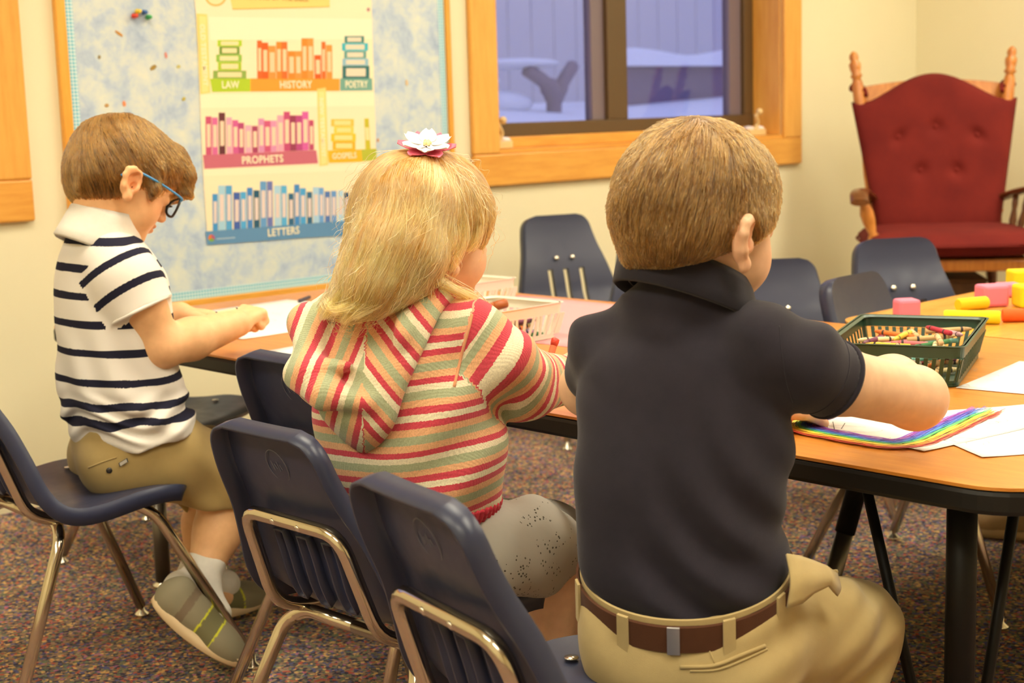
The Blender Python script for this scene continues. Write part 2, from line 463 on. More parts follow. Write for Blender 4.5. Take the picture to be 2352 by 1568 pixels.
def build_shell():
    n = len(PROF); inner = [-.064, -.055, -.046, -.03, -.009, 0, .009, .03, .046, .055, .064]
    outer = [.25, .5, .72, .88, 1.0]
    bm = bmesh.new(); rows = []; nr = {}
    for i, (x, z) in enumerate(PROF):
        a = PROF[max(i - 1, 0)]; b = PROF[min(i + 1, n - 1)]
        tx, tz = b[0] - a[0], b[1] - a[1]; q = math.hypot(tx, tz); nx, nz = -tz / q, tx / q   # sitter's side
        nx, nz = (-nx, -nz) if (nx < 0 and z > .40) or (nz < 0 and z < .37) else (nx, nz)
        w = shell_half(i, n)
        ys = [-(.064 + (w - .064) * f) for f in reversed(outer)] + inner + [.064 + (w - .064) * f for f in outer]
        row = []
        for y in ys:
            k = (y / .18) ** 2; dish = .016 * (1 - k) * np.interp(i / n, [0, .2, .6, .85, 1], [.5, 1, 1, 1, .2])
            v = bm.verts.new((x - nx * dish, y, z - nz * dish)); row.append(v); nr[v] = Vector((nx, 0, nz))
        rows.append(row)
    m = len(rows[0])
    slot_rows = [i for i, (x, z) in enumerate(PROF) if .382 < z < .482 and x < 0]
    slots = [(6, 7), (9, 10), (10, 11), (13, 14)]
    # columns: 5 outer, then inner index 0..10 -> 5..15 ; slots between inner (0,2) (4,6) (8,10)
    cut = set([5, 6, 9, 10, 13, 14])
    r0, r1 = slot_rows[0], slot_rows[-1]
    for i in range(n - 1):
        for j in range(m - 1):
            if r0 <= i < r1 and j in cut: continue
            bm.faces.new((rows[i][j], rows[i][j + 1], rows[i + 1][j + 1], rows[i + 1][j]))
    bm.normal_update()
    border = set(rows[0]) | set(rows[-1]) | {r[0] for r in rows} | {r[-1] for r in rows}
    edges = [e for e in bm.edges if e.is_boundary]
    pos = {tuple(round(c, 6) for c in v.co): (v, v in border) for v in bm.verts}
    def wall(es, d1, out):
        g = bmesh.ops.extrude_edge_only(bm, edges=es)
        vs = [q for q in g['geom'] if isinstance(q, bmesh.types.BMVert)]
        for q in vs:
            key = tuple(round(c, 6) for c in q.co); src = pos.get(key)
            nv = nr[src[0]]
            q.co -= nv * d1
            if out:
                q.co.y += math.copysign(out, q.co.y)
            nr[q] = nv
        for q in vs: pos[tuple(round(c, 6) for c in q.co)] = (q, True)
        return [q for q in g['geom'] if isinstance(q, bmesh.types.BMEdge)]
    outer_e = [e for e in edges if e.verts[0] in border and e.verts[1] in border]
    slot_e = [e for e in edges if e not in set(outer_e)]
    ring = wall(outer_e, .007, .005)
    ring = wall(ring, .022, .002)
    wall(slot_e, .016, 0)
    bmesh.ops.recalc_face_normals(bm, faces=bm.faces)
    me = bpy.data.meshes.new('seat_shell'); bm.to_mesh(me); bm.free()
    me.polygons.foreach_set('use_smooth', [True] * len(me.polygons)); me.set_sharp_from_angle(angle=math.radians(60))
    me.materials.append(M_SHELL)
    return me

def make_chair():
    r = empty('school_chair')
    o = bpy.data.objects.new('seat_shell', build_shell()); COL.objects.link(o); o.parent = r
    md = o.modifiers.new('solid', 'SOLIDIFY'); md.thickness = .0042; md.offset = -1
    # moulded maker's ring on the back of the shell
    def backpt(y, z):
        for (xa, za), (xb, zb) in zip(PROF[:-1], PROF[1:]):
            if zb <= z <= za:
                f = (za - z) / (za - zb + 1e-9); x = xa + (xb - xa) * f; break
        return (x - .0205 * (1 - (y / .18) ** 2), y, z)
    m = MB()
    m.tube([backpt(.022 * math.cos(a), .578 + .024 * math.sin(a)) for a in np.linspace(0, 2 * math.pi, 24, endpoint=False)], .0006, 4, closed=True)
    for k in range(4):
        m.tube([backpt(.011 - .006 * k, .585 - .004 * (k % 2)), backpt(.008 - .006 * k, .571 + .003 * (k % 2))], .0005, 4)
    m.build('moulded_mark', mat('mark_plastic', (.13, .13, .16), .5), o)
    # rivets
    for y in (-.028, .028):
        M = Matrix.Translation((-.163, y, .508)) @ Matrix.Rotation(math.radians(68), 4, 'Y')
        MB().lathe([(.0085, -.002), (.0085, .001), (.006, .004), (.001, .0052)], 10, M).build('rivet', M_STEEL, o, smooth=True)
        M2 = Matrix.Translation((-.187, y, .499)) @ Matrix.Rotation(math.radians(-112), 4, 'Y')
        MB().lathe([(.0055, .010), (.0055, .0125), (.003, .0135), (.001, .0135)], 8, M2).build('rivet', M_STEEL, o, smooth=True)
    MB().lathe([(.009, .0), (.009, .0012), (.001, .002)], 10, Matrix.Translation((.05, .118, .3605))).build('rivet', M_STEEL, o, smooth=True)
    # back tube: one bent loop that runs down behind the back and forward under the seat
    R = .0105
    path = [(.035, .118, .333), (-.07, .118, .325), (-.137, .118, .345), (-.163, .112, .42), (-.189, .106, .497), (-.189, -.106, .497), (-.163, -.112, .42), (-.137, -.118, .345), (-.07, -.118, .325), (.035, -.118, .333)]
    MB().tube(fillet(path, .035, 5), R, 10).build('back_tube', M_CHROME, r, smooth=True)
    for s in (1, -1):
        g = [(.0, .095 * s, .337), (.055, .118 * s, .333), (.092, .14 * s, .305), (.225, .21 * s, .022)]
        leg = MB().tube(fillet(g, .035, 5), R, 10).build('leg', M_CHROME, r, smooth=True)
        MB().lathe([(.0125, .0), (.0155, .002), (.0150, .006), (.006, .013), (.0055, .026)], 12, Matrix.Translation((.2275, .2115 * s, 0))).build('glide', M_STEEL, leg, smooth=True)
        g = [(-.085, 0.0, .322), (-.085, .115 * s, .322), (-.10, .15 * s, .30), (-.225, .2 * s, .022)]
        leg = MB().tube(fillet(g, .03, 5), R, 10).build('leg', M_CHROME, r, smooth=True)
        MB().lathe([(.0125, .0), (.0155, .002), (.0150, .006), (.006, .013), (.0055, .026)], 12, Matrix.Translation((-.2275, .2012 * s, 0))).build('glide', M_STEEL, leg, smooth=True)
    return r
CHAIRS = [  # x, y, facing, scale, label
    (1.25, 2.476, -2.0, 1.0, 'navy plastic school chair under the boy in the striped polo shirt'),
    (1.28, 1.582, 1.0, 0.965, 'navy plastic school chair under the girl in the striped hooded cardigan'),
    (1.142, 1.077, -11.0, 1.0, 'navy plastic school chair under the boy in the dark polo shirt'),
    (1.562, 1.928, 0.0, 1.0, 'empty navy plastic school chair pushed in between the striped-polo boy and the girl'),
    (1.82, 3.06, -61.0, 0.93, 'small navy plastic school chair at the table end below the bulletin board'),
    (3.42, 3.21, -108.0, 1.05, 'navy plastic school chair standing below the window next to the bulletin board'),
    (3.24, 2.72, -128.0, 1.0, 'navy plastic school chair behind the head of the dark-polo boy'),
    (3.02, 2.16, -132.0, 0.955, 'navy plastic school chair next to the low chair at the corner of the two tables'),
    (2.755, 1.582, -87.0, 1.0, 'low navy plastic school chair tucked into the corner where the two tables meet'),
    (3.426, 2.010, -122.4, 1.0, 'navy plastic school chair standing in front of the rocking chair'),
]
_c = make_chair()
for i, (x, y, a, s, lab) in enumerate(CHAIRS):
    o = _c if i == 0 else copy_tree(_c)
    o.location = (x, y, 0); o.rotation_euler = (0, 0, math.radians(a)); o.scale = (s,) * 3
    tag(o, lab, 'chair', 'navy school chairs')

# ------------------------------------------------------------------ tables
TZ = 0.56
M_OAK = wood_mat('oak_laminate', srgb(216, 144, 58), srgb(196, 120, 40), 11, 'y', 0.3, 0.9)
M_OAK2 = wood_mat('golden_oak_laminate', srgb(226, 164, 70), srgb(210, 142, 52), 11, 'x', 0.26, 0.9)
M_EDGE = mat('black_rubber_edge', (0.010, 0.009, 0.008), 0.42, spec=0.3)
M_BLACK = mat('black_enamel_tube', (0.008, 0.0075, 0.007), 0.5, spec=0.25)
M_GREY = mat('grey_steel_insert', (0.16, 0.145, 0.12), 0.35, 0.8)
def make_table(x0, x1, y0, y1, m, label, legs):
    r = empty('activity_table', ((x0 + x1) / 2, (y0 + y1) / 2, 0)); ox, oy = r.location.x, r.location.y
    tag(r, label, 'table')
    a, b, c, d = x0 - ox, x1 - ox, y0 - oy, y1 - oy
    MB().prism(rrect(a, b, c, d, .09, 8), TZ - .004, TZ, 'z').build('table_top', m, r)
    e = MB().prism(rrect(a - .002, b + .002, c - .002, d + .002, .092, 8), TZ - .034, TZ - .0042, 'z').build('edge_band', M_EDGE, r, bevel=.006)
    for (lx, ly, fx, fy, br) in legs:
        t0, t1 = np.array((lx - ox, ly - oy, TZ - .036)), np.array((fx - ox, fy - oy, .012))
        k = t0 + (t1 - t0) * .62
        leg = MB().tube([t0, k], .019, 14).build('leg', M_BLACK, r, smooth=True)
        MB().tube([k, t1], .0165, 14).build('leg_insert', M_GREY, leg, smooth=True)
        MB().lathe([(.024, -.0), (.024, .006), (.012, .012), (.012, .02)], 12, Matrix.Translation((t1[0], t1[1], 0))).build('glide', M_STEEL, leg, smooth=True)
        for dx, dy in br:
            MB().tube([(lx - ox + dx, ly - oy + dy, TZ - .036), t0 + (t1 - t0) * .9 + np.array((dx, dy, 0)) * .12], .0075, 8).build('brace', M_BLACK, r, smooth=True)
    return r
TX0, TX1, TY0, TY1 = 1.54, 2.555, 0.77, 3.15
make_table(TX0, TX1, TY0, TY1, M_OAK, 'long oak-topped activity table with black edge where the three children sit',
           [(1.655, .925, 1.655, .925, ((.02, .16), (.13, -.01))), (1.62, 2.82, 1.62, 2.82, ()), (2.44, 2.9, 2.44, 2.9, ()), (2.40, 1.49, 2.26, 1.56, ())])
make_table(2.563, 4.4, 0.70, 1.742, M_OAK2, 'golden oak-topped activity table with foam blocks on it',
           [(3.1, 1.4, 3.1, 1.4, ()), (4.2, 1.6, 4.2, 1.6, ()), (4.2, .85, 4.2, .85, ()), (2.85, .9, 2.85, .9, ())])

# ------------------------------------------------------------------ bulletin board
BX0, BX1, BZ0, BZ1 = 1.905, 3.277, 0.472, 1.72
bb = empty('bulletin_board', ((BX0 + BX1) / 2, WY, BZ0)); tag(bb, 'bulletin board covered in blue mottled paper with a honey wood frame', 'bulletin board')
def mottled():
    m = mat('blue_mottled_paper', (0.6, 0.7, 0.8), 0.85, spec=0.2); t = NT(m); v = t.coords()
    n = t.noise(v, 15, 6, 0.66); n.inputs['Distortion'].default_value = 0.25
    c = t.ramp(n.outputs[0], [(0.28, srgb(160, 180, 210)), (0.44, srgb(184, 202, 220)), (0.54, srgb(204, 216, 218)), (0.70, srgb(220, 226, 214))])
    t.l(c, t.b.inputs['Base Color']); return m
def dotted():
    m = mat('pale_blue_dotted_border', (0.5, 0.8, 0.9), 0.7, spec=0.2); t = NT(m)
    v = t.coords((150, 150, 150), rot=(0, math.radians(45), 0)); ch = t.n('ShaderNodeTexChecker'); ch.inputs['Scale'].default_value = 1.0
    t.l(v, ch.inputs['Vector']); ch.inputs['Color1'].default_value = srgb(214, 234, 236); ch.inputs['Color2'].default_value = srgb(112, 192, 214)
    t.l(ch.outputs[0], t.b.inputs['Base Color']); return m
def bpart(nm, x0, x1, z0, z1, y0, y1, m, bevel=0):
    ox, oy, oz = bb.location
    return MB().box((x0 - ox, WY - y1 - oy, z0 - oz), (x1 - ox, WY - y0 - oy, z1 - oz)).build(nm, m, bb, bevel=bevel)
M_FRAME = wood_mat('honey_frame_wood', srgb(240, 178, 76), srgb(222, 150, 52), 5, 'x', 0.35, 0.8)
M_FRAMEV = wood_mat('honey_frame_wood_upright', srgb(240, 178, 76), srgb(222, 150, 52), 5, 'z', 0.35, 0.8)
bpart('board_panel', BX0 + .02, BX1 - .015, BZ0 + .025, BZ1 - .025, .0006, .010, mottled())
fw = .028
bpart('frame_rail', BX0, BX1, BZ0, BZ0 + .032, .0006, .022, M_FRAME, .003); bpart('frame_rail', BX0, BX1, BZ1 - .032, BZ1, .0006, .022, M_FRAME, .003)
bpart('frame_stile', BX0, BX0 + fw, BZ0 + .032, BZ1 - .032, .0006, .022, M_FRAMEV, .003); bpart('frame_stile', BX1 - .019, BX1, BZ0 + .032, BZ1 - .032, .0006, .022, M_FRAMEV, .003)
MD = dotted()
bpart('border_strip', BX0 + fw, BX0 + fw + .025, BZ0 + .057, BZ1 - .057, .0102, .0112, MD); bpart('border_strip', BX1 - .044, BX1 - .019, BZ0 + .057, BZ1 - .057, .0102, .0112, MD)
bpart('border_strip', BX0 + fw, BX1 - .019, BZ0 + .032, BZ0 + .057, .0102, .0112, MD); bpart('border_strip', BX0 + fw, BX1 - .019, BZ1 - .057, BZ1 - .032, .0102, .0112, MD)

YB = WY - .0104                                  # face of the board
for u, v, c, nm in ((304, 37, (222, 70, 50), 'red'), (312, 27, (236, 206, 60), 'yellow'), (326, 29, (60, 106, 176), 'blue'), (336, 40, (60, 170, 96), 'green')):
    p = ony(u, v, YB); r = empty('push_pin', p); tag(r, f'{nm} push pin in the cluster on the bulletin board', 'push pin', 'push pins on the bulletin board')
    M = Matrix.Rotation(math.radians(90), 4, 'X')
    MB().lathe([(.0008, .0), (.0008, .006), (.007, .006), (.0075, .009), (.004, .011), (.0035, .018), (.006, .021), (.005, .024), (.001, .025)], 10, M).build('head', mat('pin_plastic_' + nm, srgb(*c), .35), r, smooth=True)
for u, v, c, nm, w, h, rot in ((273, 77, (196, 140, 60), 'long tan', .013, .004, -35), (228, 131, (150, 134, 90), 'olive', .005, .004, 60), (381, 127, (214, 140, 130), 'pink', .004, .009, 10),
                               (352, 155, (160, 134, 66), 'bent brown', .011, .006, 25), (410, 153, (196, 190, 120), 'pale green', .006, .005, 0), (245, 242, (190, 150, 90), 'small tan', .006, .005, 0),
                               (285, 238, (236, 150, 100), 'orange', .005, .008, 15), (422, 227, (190, 176, 80), 'mustard', .006, .005, 30), (934, 190, (222, 196, 150), 'cream', .005, .01, 10), (868, 322, (214, 150, 90), 'rusty', .004, .006, 0)):
    p = ony(u, v, YB - .0002); a = math.radians(rot)
    pts = [(-w, -h * .6), (0, -h), (w, -h * .4), (w * .8, h * .8), (-w * .1, h), (-w * .9, h * .5)]
    pts = [(x * math.cos(a) - z * math.sin(a), x * math.sin(a) + z * math.cos(a)) for x, z in pts]
    o = MB().prism(pts, -.0012, 0, 'y').build('paper_scrap', mat('scrap_' + nm.replace(' ', '_'), srgb(*c), .8)); o.location = p
    tag(o, f'{nm} torn paper scrap stapled to the bulletin board', 'paper scrap', 'paper scraps on the bulletin board')

# ------------------------------------------------------------------ poster of book shelves
YP = WY - .0118
def pp(u, v, lift=0.0): return ony(u, v, YP - lift)
po = empty('book_poster', pp(655, 300)); tag(po, 'cream poster of coloured book shelves pinned on the blue bulletin board', 'poster')
OFF = po.location.copy()
def quad(mb, pts, col, lift):
    mb.cur = srgb(*col); mb.add([Vector(pp(u, v, lift)) - OFF for u, v in pts], [tuple(range(len(pts)))])
sheet = MB()
ul = [(447, -70), (447, 0), (453, 60), (458, 200), (462, 300), (468, 430), (478, 562)]
ur = [(852, -70), (853, 0), (855, 60), (859, 200), (863, 300), (864, 430), (860, 532)]
sheet.grid([[Vector(pp(a[0] + (b[0] - a[0]) * k / 4, a[1] + (b[1] - a[1]) * k / 4, .0)) - OFF for k in range(5)] for a, b in zip(ul, ur)])
sheet.build('sheet', mat('cream_poster_paper', srgb(246, 232, 196), 0.6, spec=0.3), po, solid=.0005)
pr = MB()
A = lambda X, Y: (420 + X / 4.9, Y / 4.9)
B = lambda X, Y: (420 + X / 4.127, 220 + Y / 4.127)
L1, L2, L3 = .0006, .0009, .0012
# paler shelf backs and planks
quad(pr, [A(290, 190), A(2125, 215), A(2130, 440), A(310, 450)], (247, 240, 208), L1)
quad(pr, [A(190, 1062), A(2150, 1040), A(2155, 1190), A(200, 1215)], (247, 240, 206), L1)
quad(pr, [B(195, 700), B(1300, 665), B(1830, 640), B(1830, 700), B(200, 760)], (248, 238, 204), L1)
# title scroll and roundel
quad(pr, [A(520, -70), A(1650, -70), A(1655, 78), A(1500, 80), A(1100, 92), A(560, 106)], (240, 214, 128), L1)
quad(pr, [A(555, 98), A(1650, 72), A(1652, 82), A(560, 110)], (214, 178, 90), L2)
quad(pr, [A(370 + 122 * math.cos(a), -40 + 112 * math.sin(a)) for a in np.linspace(0, 2 * math.pi, 24, endpoint=False)], (214, 184, 96), L1)
quad(pr, [A(370 + 98 * math.cos(a), -40 + 90 * math.sin(a)) for a in np.linspace(0, 2 * math.pi, 24, endpoint=False)], (246, 228, 176), L2)
# yellow upright bands
quad(pr, [A(150, 150), A(275, 160), A(310, 1045), A(195, 1062)], (240, 216, 130), L1)
quad(pr, [A(185, 180), A(262, 185), A(285, 1030), A(215, 1040)], (246, 226, 148), L2)
quad(pr, [A(1510, 1000), A(1610, 985), B(1380, 655), B(1295, 668)], (240, 216, 130), L2)
quad(pr, [A(1530, 1030), A(1592, 1030), B(1362, 640), B(1312, 650)], (246, 228, 152), L3)
# labelled shelves
quad(pr, [A(305, 885), A(760, 882), A(760, 1030), A(330, 1035)], (176, 206, 48), L1)
quad(pr, [A(760, 882), A(1765, 885), A(1765, 1022), A(760, 1030)], (246, 160, 56), L1)
quad(pr, [A(1770, 882), A(2130, 880), A(2135, 1018), A(1770, 1022)], (118, 172, 158), L1)
quad(pr, [B(190, 560), B(1265, 515), B(1282, 640), B(205, 692)], (200, 108, 128), L1)
quad(pr, [B(1372, 518), B(1690, 508), B(1702, 625), B(1385, 636)], (244, 186, 44), L1)
quad(pr, [B(1690, 508), B(1835, 500), B(1838, 610), B(1702, 622)], (184, 190, 62), L1)
quad(pr, [B(213, 1285), B(1660, 1172), B(1665, 1318), B(1180, 1345), B(232, 1415)], (98, 146, 190), L1)
# upright books
def books(Mp, rows, base, lab):
    for X0_, X1_, top, col in rows:
        yb0, yb1 = base(X0_), base(X1_); h = yb0 - top
        quad(pr, [Mp(X0_, top), Mp(X1_, top), Mp(X1_ + 4, yb1), Mp(X0_ + 4, yb0)], col, L2)
        w = X1_ - X0_
        quad(pr, [Mp(X0_ + w * .2, top + h * .2), Mp(X1_ - w * .15, top + h * .2), Mp(X1_ - w * .12, yb1 - h * .2), Mp(X0_ + w * .24, yb0 - h * .2)], lab, L3)
OR = [(240, 104, 44), (222, 96, 36), (246, 152, 72), (240, 140, 50), (244, 112, 48)]
books(A, [(835, 890, 455, OR[0]), (890, 960, 480, OR[1]), (960, 1045, 515, OR[2]), (1050, 1110, 470, OR[3]), (1110, 1175, 470, OR[4]), (1180, 1260, 575, OR[3]), (1260, 1335, 575, OR[2]),
          (1335, 1400, 430, OR[3]), (1400, 1470, 430, OR[2]), (1480, 1555, 620, OR[1]), (1560, 1605, 470, OR[4]), (1610, 1680, 505, OR[2])], lambda X: 885, (246, 208, 168))
PK = [(200, 84, 124), (216, 108, 164), (104, 52, 60), (238, 164, 192), (208, 96, 156), (180, 74, 124), (240, 170, 196), (168, 68, 108), (216, 146, 190), (206, 92, 132), (220, 150, 190), (240, 166, 190), (196, 80, 126), (150, 62, 92), (184, 74, 136), (216, 98, 172), (190, 78, 116)]
px_ = [(215, 270, 195), (275, 330, 205), (340, 400, 160), (410, 465, 205), (470, 525, 230), (525, 580, 255), (590, 650, 280), (655, 710, 285), (715, 770, 215), (770, 830, 235), (830, 890, 235), (895, 955, 185), (955, 1015, 150), (1015, 1070, 185), (1070, 1130, 185), (1130, 1190, 150), (1195, 1240, 230)]
books(B, [a + (c,) for a, c in zip(px_, PK)], lambda X: 560 - (X - 215) * .046, (244, 210, 184))
BL = [(72, 152, 214), (166, 208, 230), (86, 166, 220), (70, 100, 178), (82, 170, 226), (70, 136, 206), (44, 92, 120), (104, 160, 214), (110, 122, 188), (172, 212, 234), (92, 178, 228), (52, 104, 140), (70, 140, 208), (78, 164, 222), (52, 106, 144), (170, 208, 234), (110, 164, 224), (86, 122, 188), (108, 156, 216), (178, 214, 236), (50, 84, 120)]
px2 = [(280, 330, 930), (335, 400, 850), (405, 465, 850), (480, 540, 915), (545, 600, 910), (608, 660, 870), (670, 725, 895), (732, 792, 810), (798, 850, 810), (865, 925, 850), (930, 985, 850), (1000, 1050, 925), (1055, 1105, 840), (1110, 1165, 875), (1175, 1225, 910), (1232, 1290, 865), (1290, 1335, 870), (1345, 1395, 905), (1405, 1455, 900), (1470, 1520, 895), (1530, 1575, 915)]
books(B, [a + (c,) for a, c in zip(px2, BL)], lambda X: 1285 - (X - 213) * .078, (226, 210, 206))
# lying books
def stack(Mp, rows, lab):
    for X0_, X1_, y0, y1, col in rows:
        quad(pr, [Mp(X0_, y0), Mp(X1_, y0), Mp(X1_, y1), Mp(X0_, y1)], col, L2)
        w = X1_ - X0_; h = y1 - y0
        quad(pr, [Mp(X0_ + w * .14, y0 + h * .2), Mp(X1_ - w * .14, y0 + h * .2), Mp(X1_ - w * .14, y1 - h * .18), Mp(X0_ + w * .14, y1 - h * .18)], lab, L3)
stack(A, [(390, 665, 450, 522, (176, 212, 56)), (410, 640, 524, 612, (120, 156, 66)), (375, 665, 614, 697, (150, 196, 84)), (395, 660, 699, 792, (176, 206, 60)), (340, 715, 794, 884, (142, 174, 84))], (236, 222, 172))
stack(A, [(1820, 2040, 405, 482, (70, 134, 128)), (1790, 2085, 484, 572, (74, 190, 206)), (1815, 2065, 574, 657, (110, 166, 160)), (1795, 2090, 659, 738, (150, 196, 214)), (1795, 2100, 740, 884, (56, 116, 118))], (232, 218, 196))
stack(B, [(1405, 1622, 220, 290, (248, 200, 84)), (1432, 1620, 292, 356, (250, 214, 90)), (1405, 1640, 358, 432, (250, 202, 52)), (1420, 1636, 434, 512, (246, 182, 40))], (250, 222, 150))
quad(pr, [B(1720, 215), B(1762, 213), B(1780, 508), B(1732, 510)], (200, 190, 50), L2)
quad(pr, [B(1726, 300), B(1762, 300), B(1770, 420), B(1736, 420)], (240, 226, 170), L3)
# maker's colour dot and the fine print line
for k, c in enumerate(((226, 120, 60), (120, 170, 80), (180, 90, 130))):
    a0 = math.radians(90 + 120 * k)
    quad(pr, [B(272, 1348)] + [B(272 + 32 * math.cos(a0 + math.radians(12 * j)), 1348 - 34 * math.sin(a0 + math.radians(12 * j))) for j in range(11)], c, L2)
quad(pr, [B(318, 1352), B(495, 1338), B(496, 1348), B(319, 1362)], (176, 196, 210), L2)
for u, v in ((846, 22),): quad(pr, [(u + 4 * math.cos(a), v + 5 * math.sin(a)) for a in np.linspace(0, 6.2, 8)], (176, 130, 130), L2)
pr.build('print', attr_mat('poster_ink', rough=0.6, spec=0.3), po)
M_INK = mat('cream_ink', srgb(248, 240, 208), .6)
def word(body, Mp, X, Y, hgt, tilt=0.0, sx=1.0, scale=4.9, rot=0.0, m=None):
    p = pp(*Mp(X, Y), .0016); q = pp(*Mp(X, Y - hgt / 2), .0016); s = (q[2] - p[2]) * 2 * 1.38
    M = Matrix.Translation(Vector(p) - OFF) @ Matrix.Rotation(math.radians(90), 4, 'X') @ Matrix.Rotation(math.radians(tilt + rot), 4, 'Z')
    text_obj(body, s, m or M_INK, po, M, sx=sx, bold=s * .02)
word('LAW', A, 535, 957, 82, 0, .92); word('HISTORY', A, 1272, 955, 84, 0, .92); word('POETRY', A, 1955, 952, 80, 0, .78)
word('PROPHETS', B, 757, 605, 72, 0, .98); word('GOSPELS', B, 1532, 570, 56, 0, .92); word('LETTERS', B, 955, 1288, 72, 0, .95)
M_INK2 = mat('tan_title_ink', srgb(196, 156, 78), .6)
word('BOOKS OF THE BIBLE', A, 1085, -24, 66, 0, .9, m=M_INK2)
word('OLD TESTAMENT', A, 236, 620, 62, 0, 1.0, rot=-90); word('NEW TESTAMENT', B, 1322, 300, 46, 0, 1.05, rot=-90)
# ------------------------------------------------------------------ rocking chair in the corner
M_RW = wood_mat('honey_turned_wood', srgb(212, 140, 62), srgb(178, 104, 38), 7, 'z', 0.3, 1.0)
M_RD = wood_mat('brown_arm_wood', srgb(116, 68, 28), srgb(84, 46, 18), 7, 'x', 0.3, 1.0)
def red_cloth():
    m = mat('brick_red_upholstery', srgb(120, 32, 26), 0.85, spec=0.2); t = NT(m); v = t.coords()
    n = t.noise(v, 260, 3); n2 = t.noise(v, 8, 3)
    t.l(t.ramp(n2.outputs[0], [(0.3, srgb(102, 26, 22)), (0.7, srgb(116, 33, 26))]), t.b.inputs['Base Color']); t.bump(n.outputs[0], .3, .001); return m
M_RED = red_cloth()
rk = empty('rocking_chair', (5.25, 3.06, 0), math.radians(219)); tag(rk, 'wooden rocking chair with brick-red tufted cushions in the room corner', 'rocking chair')
def turned(p0, p1, prof, nm, m, parent, n=12):
    p0, p1 = Vector(p0), Vector(p1); d = p1 - p0; L = d.length
    M = Matrix.Translation(p0) @ d.to_track_quat('Z', 'Y').to_matrix().to_4x4()
    return MB().lathe([(r, t * L) for t, r in prof], n, M).build(nm, m, parent, smooth=True)
POST = [(0, .018), (.05, .020), (.12, .02), (.15, .015), (.17, .023), (.19, .015), (.22, .022), (.36, .024), (.5, .019), (.55, .017), (.565, .024), (.58, .017), (.62, .021), (.75, .024), (.83, .022), (.86, .016), (.872, .025), (.885, .017), (.91, .022), (.935, .024), (.95, .014), (.965, .019), (.985, .016), (1.0, .004)]
SP = [(0, .011), (.2, .013), (.3, .009), (.5, .015), (.7, .009), (.8, .012), (1, .010)]
# back posts (flared), seat, top rail, arms, legs, rockers
for s in (1, -1):
    turned((-.02, .222 * s, .44), (-.20, .308 * s, 1.205), POST, 'back_post', M_RW, rk)
    turned((.40, .265 * s, .43), (.41, .335 * s, .66), [(0, .016), (.2, .02), (.3, .013), (.36, .024), (.42, .014), (.6, .024), (.75, .026), (.9, .015), (1, .014)], 'arm_post', M_RW, rk)
    for k in range(3):
        turned((.08 + .1 * k, .258 * s, .43), (.06 + .11 * k, (.283 + .02 * k) * s, .645), SP, 'arm_spindle', M_RD, rk, 8)
    a = MB()
    pth = bez([(-.05, .25 * s, .62), (.1, .29 * s, .652), (.3, .325 * s, .675), (.42, .345 * s, .672), (.48, .35 * s, .645)], 5)
    ring = []
    for p in pth:
        ring.append([(p[0], p[1] + .034 * math.cos(t), p[2] + .013 * math.sin(t)) for t in np.linspace(0, 2 * math.pi, 12, endpoint=False)])
    a.grid(ring, closed_v=True); a.add(ring[-1], [tuple(range(12))]); a.add(ring[0], [tuple(range(12))])
    a.build('armrest', M_RD, rk, smooth=True)
    turned((.40, .235 * s, .385), (.43, .262 * s, .075), [(0, .016), (.2, .022), (.4, .014), (.5, .024), (.7, .02), (1, .013)], 'leg', M_RD, rk)
    turned((-.02, .205 * s, .385), (-.09, .25 * s, .072), [(0, .016), (.2, .022), (.4, .014), (.5, .024), (.7, .02), (1, .013)], 'leg', M_RD, rk)
    rp = MB(); pts = []
    for x in np.linspace(-.48, .56, 22):
        z = .018 + .22 * (x - .08) ** 2; pts.append((x, z))
    poly = pts + [(x, z + .045) for x, z in reversed(pts)]
    yc = .262 * s
    for i in range(len(pts) - 1):
        (xa, za), (xb, zb) = pts[i], pts[i + 1]
        vs = [(xa, yc - .014, za), (xb, yc - .014, zb), (xb, yc + .014, zb), (xa, yc + .014, za), (xa, yc - .014, za + .045), (xb, yc - .014, zb + .045), (xb, yc + .014, zb + .045), (xa, yc + .014, za + .045)]
        rp.add(vs, [(0, 1, 2, 3), (7, 6, 5, 4), (0, 4, 5, 1), (2, 6, 7, 3)] + ([(0, 3, 7, 4)] if i == 0 else []) + ([(1, 5, 6, 2)] if i == len(pts) - 2 else []))
    rp.build('rocker', M_RD, rk)
MB().box((-.06, -.27, .385), (.46, .27, .43)).build('seat_board', M_RW, rk, bevel=.01)
MB().tube([(.42, -.25, .22), (.42, .25, .22)], .012, 8).build('stretcher', M_RD, rk, smooth=True)
tr = MB(); ring = []
for y in np.linspace(-.285, .285, 15):
    zc = 1.062 + .025 * (1 - (y / .285) ** 2); ring.append([(-.185 - .02, y, zc - .09), (-.172 - .02, y, zc - .09), (-.19 - .02, y, zc), (-.203 - .02, y, zc)])
tr.grid(ring, closed_v=True); tr.build('top_rail', M_RW, rk)
for k in range(5):
    y = -.16 + .08 * k
    turned((-.03, y * .85, .43), (-.185, y, 1.03), SP, 'back_spindle', M_RW, rk, 8)

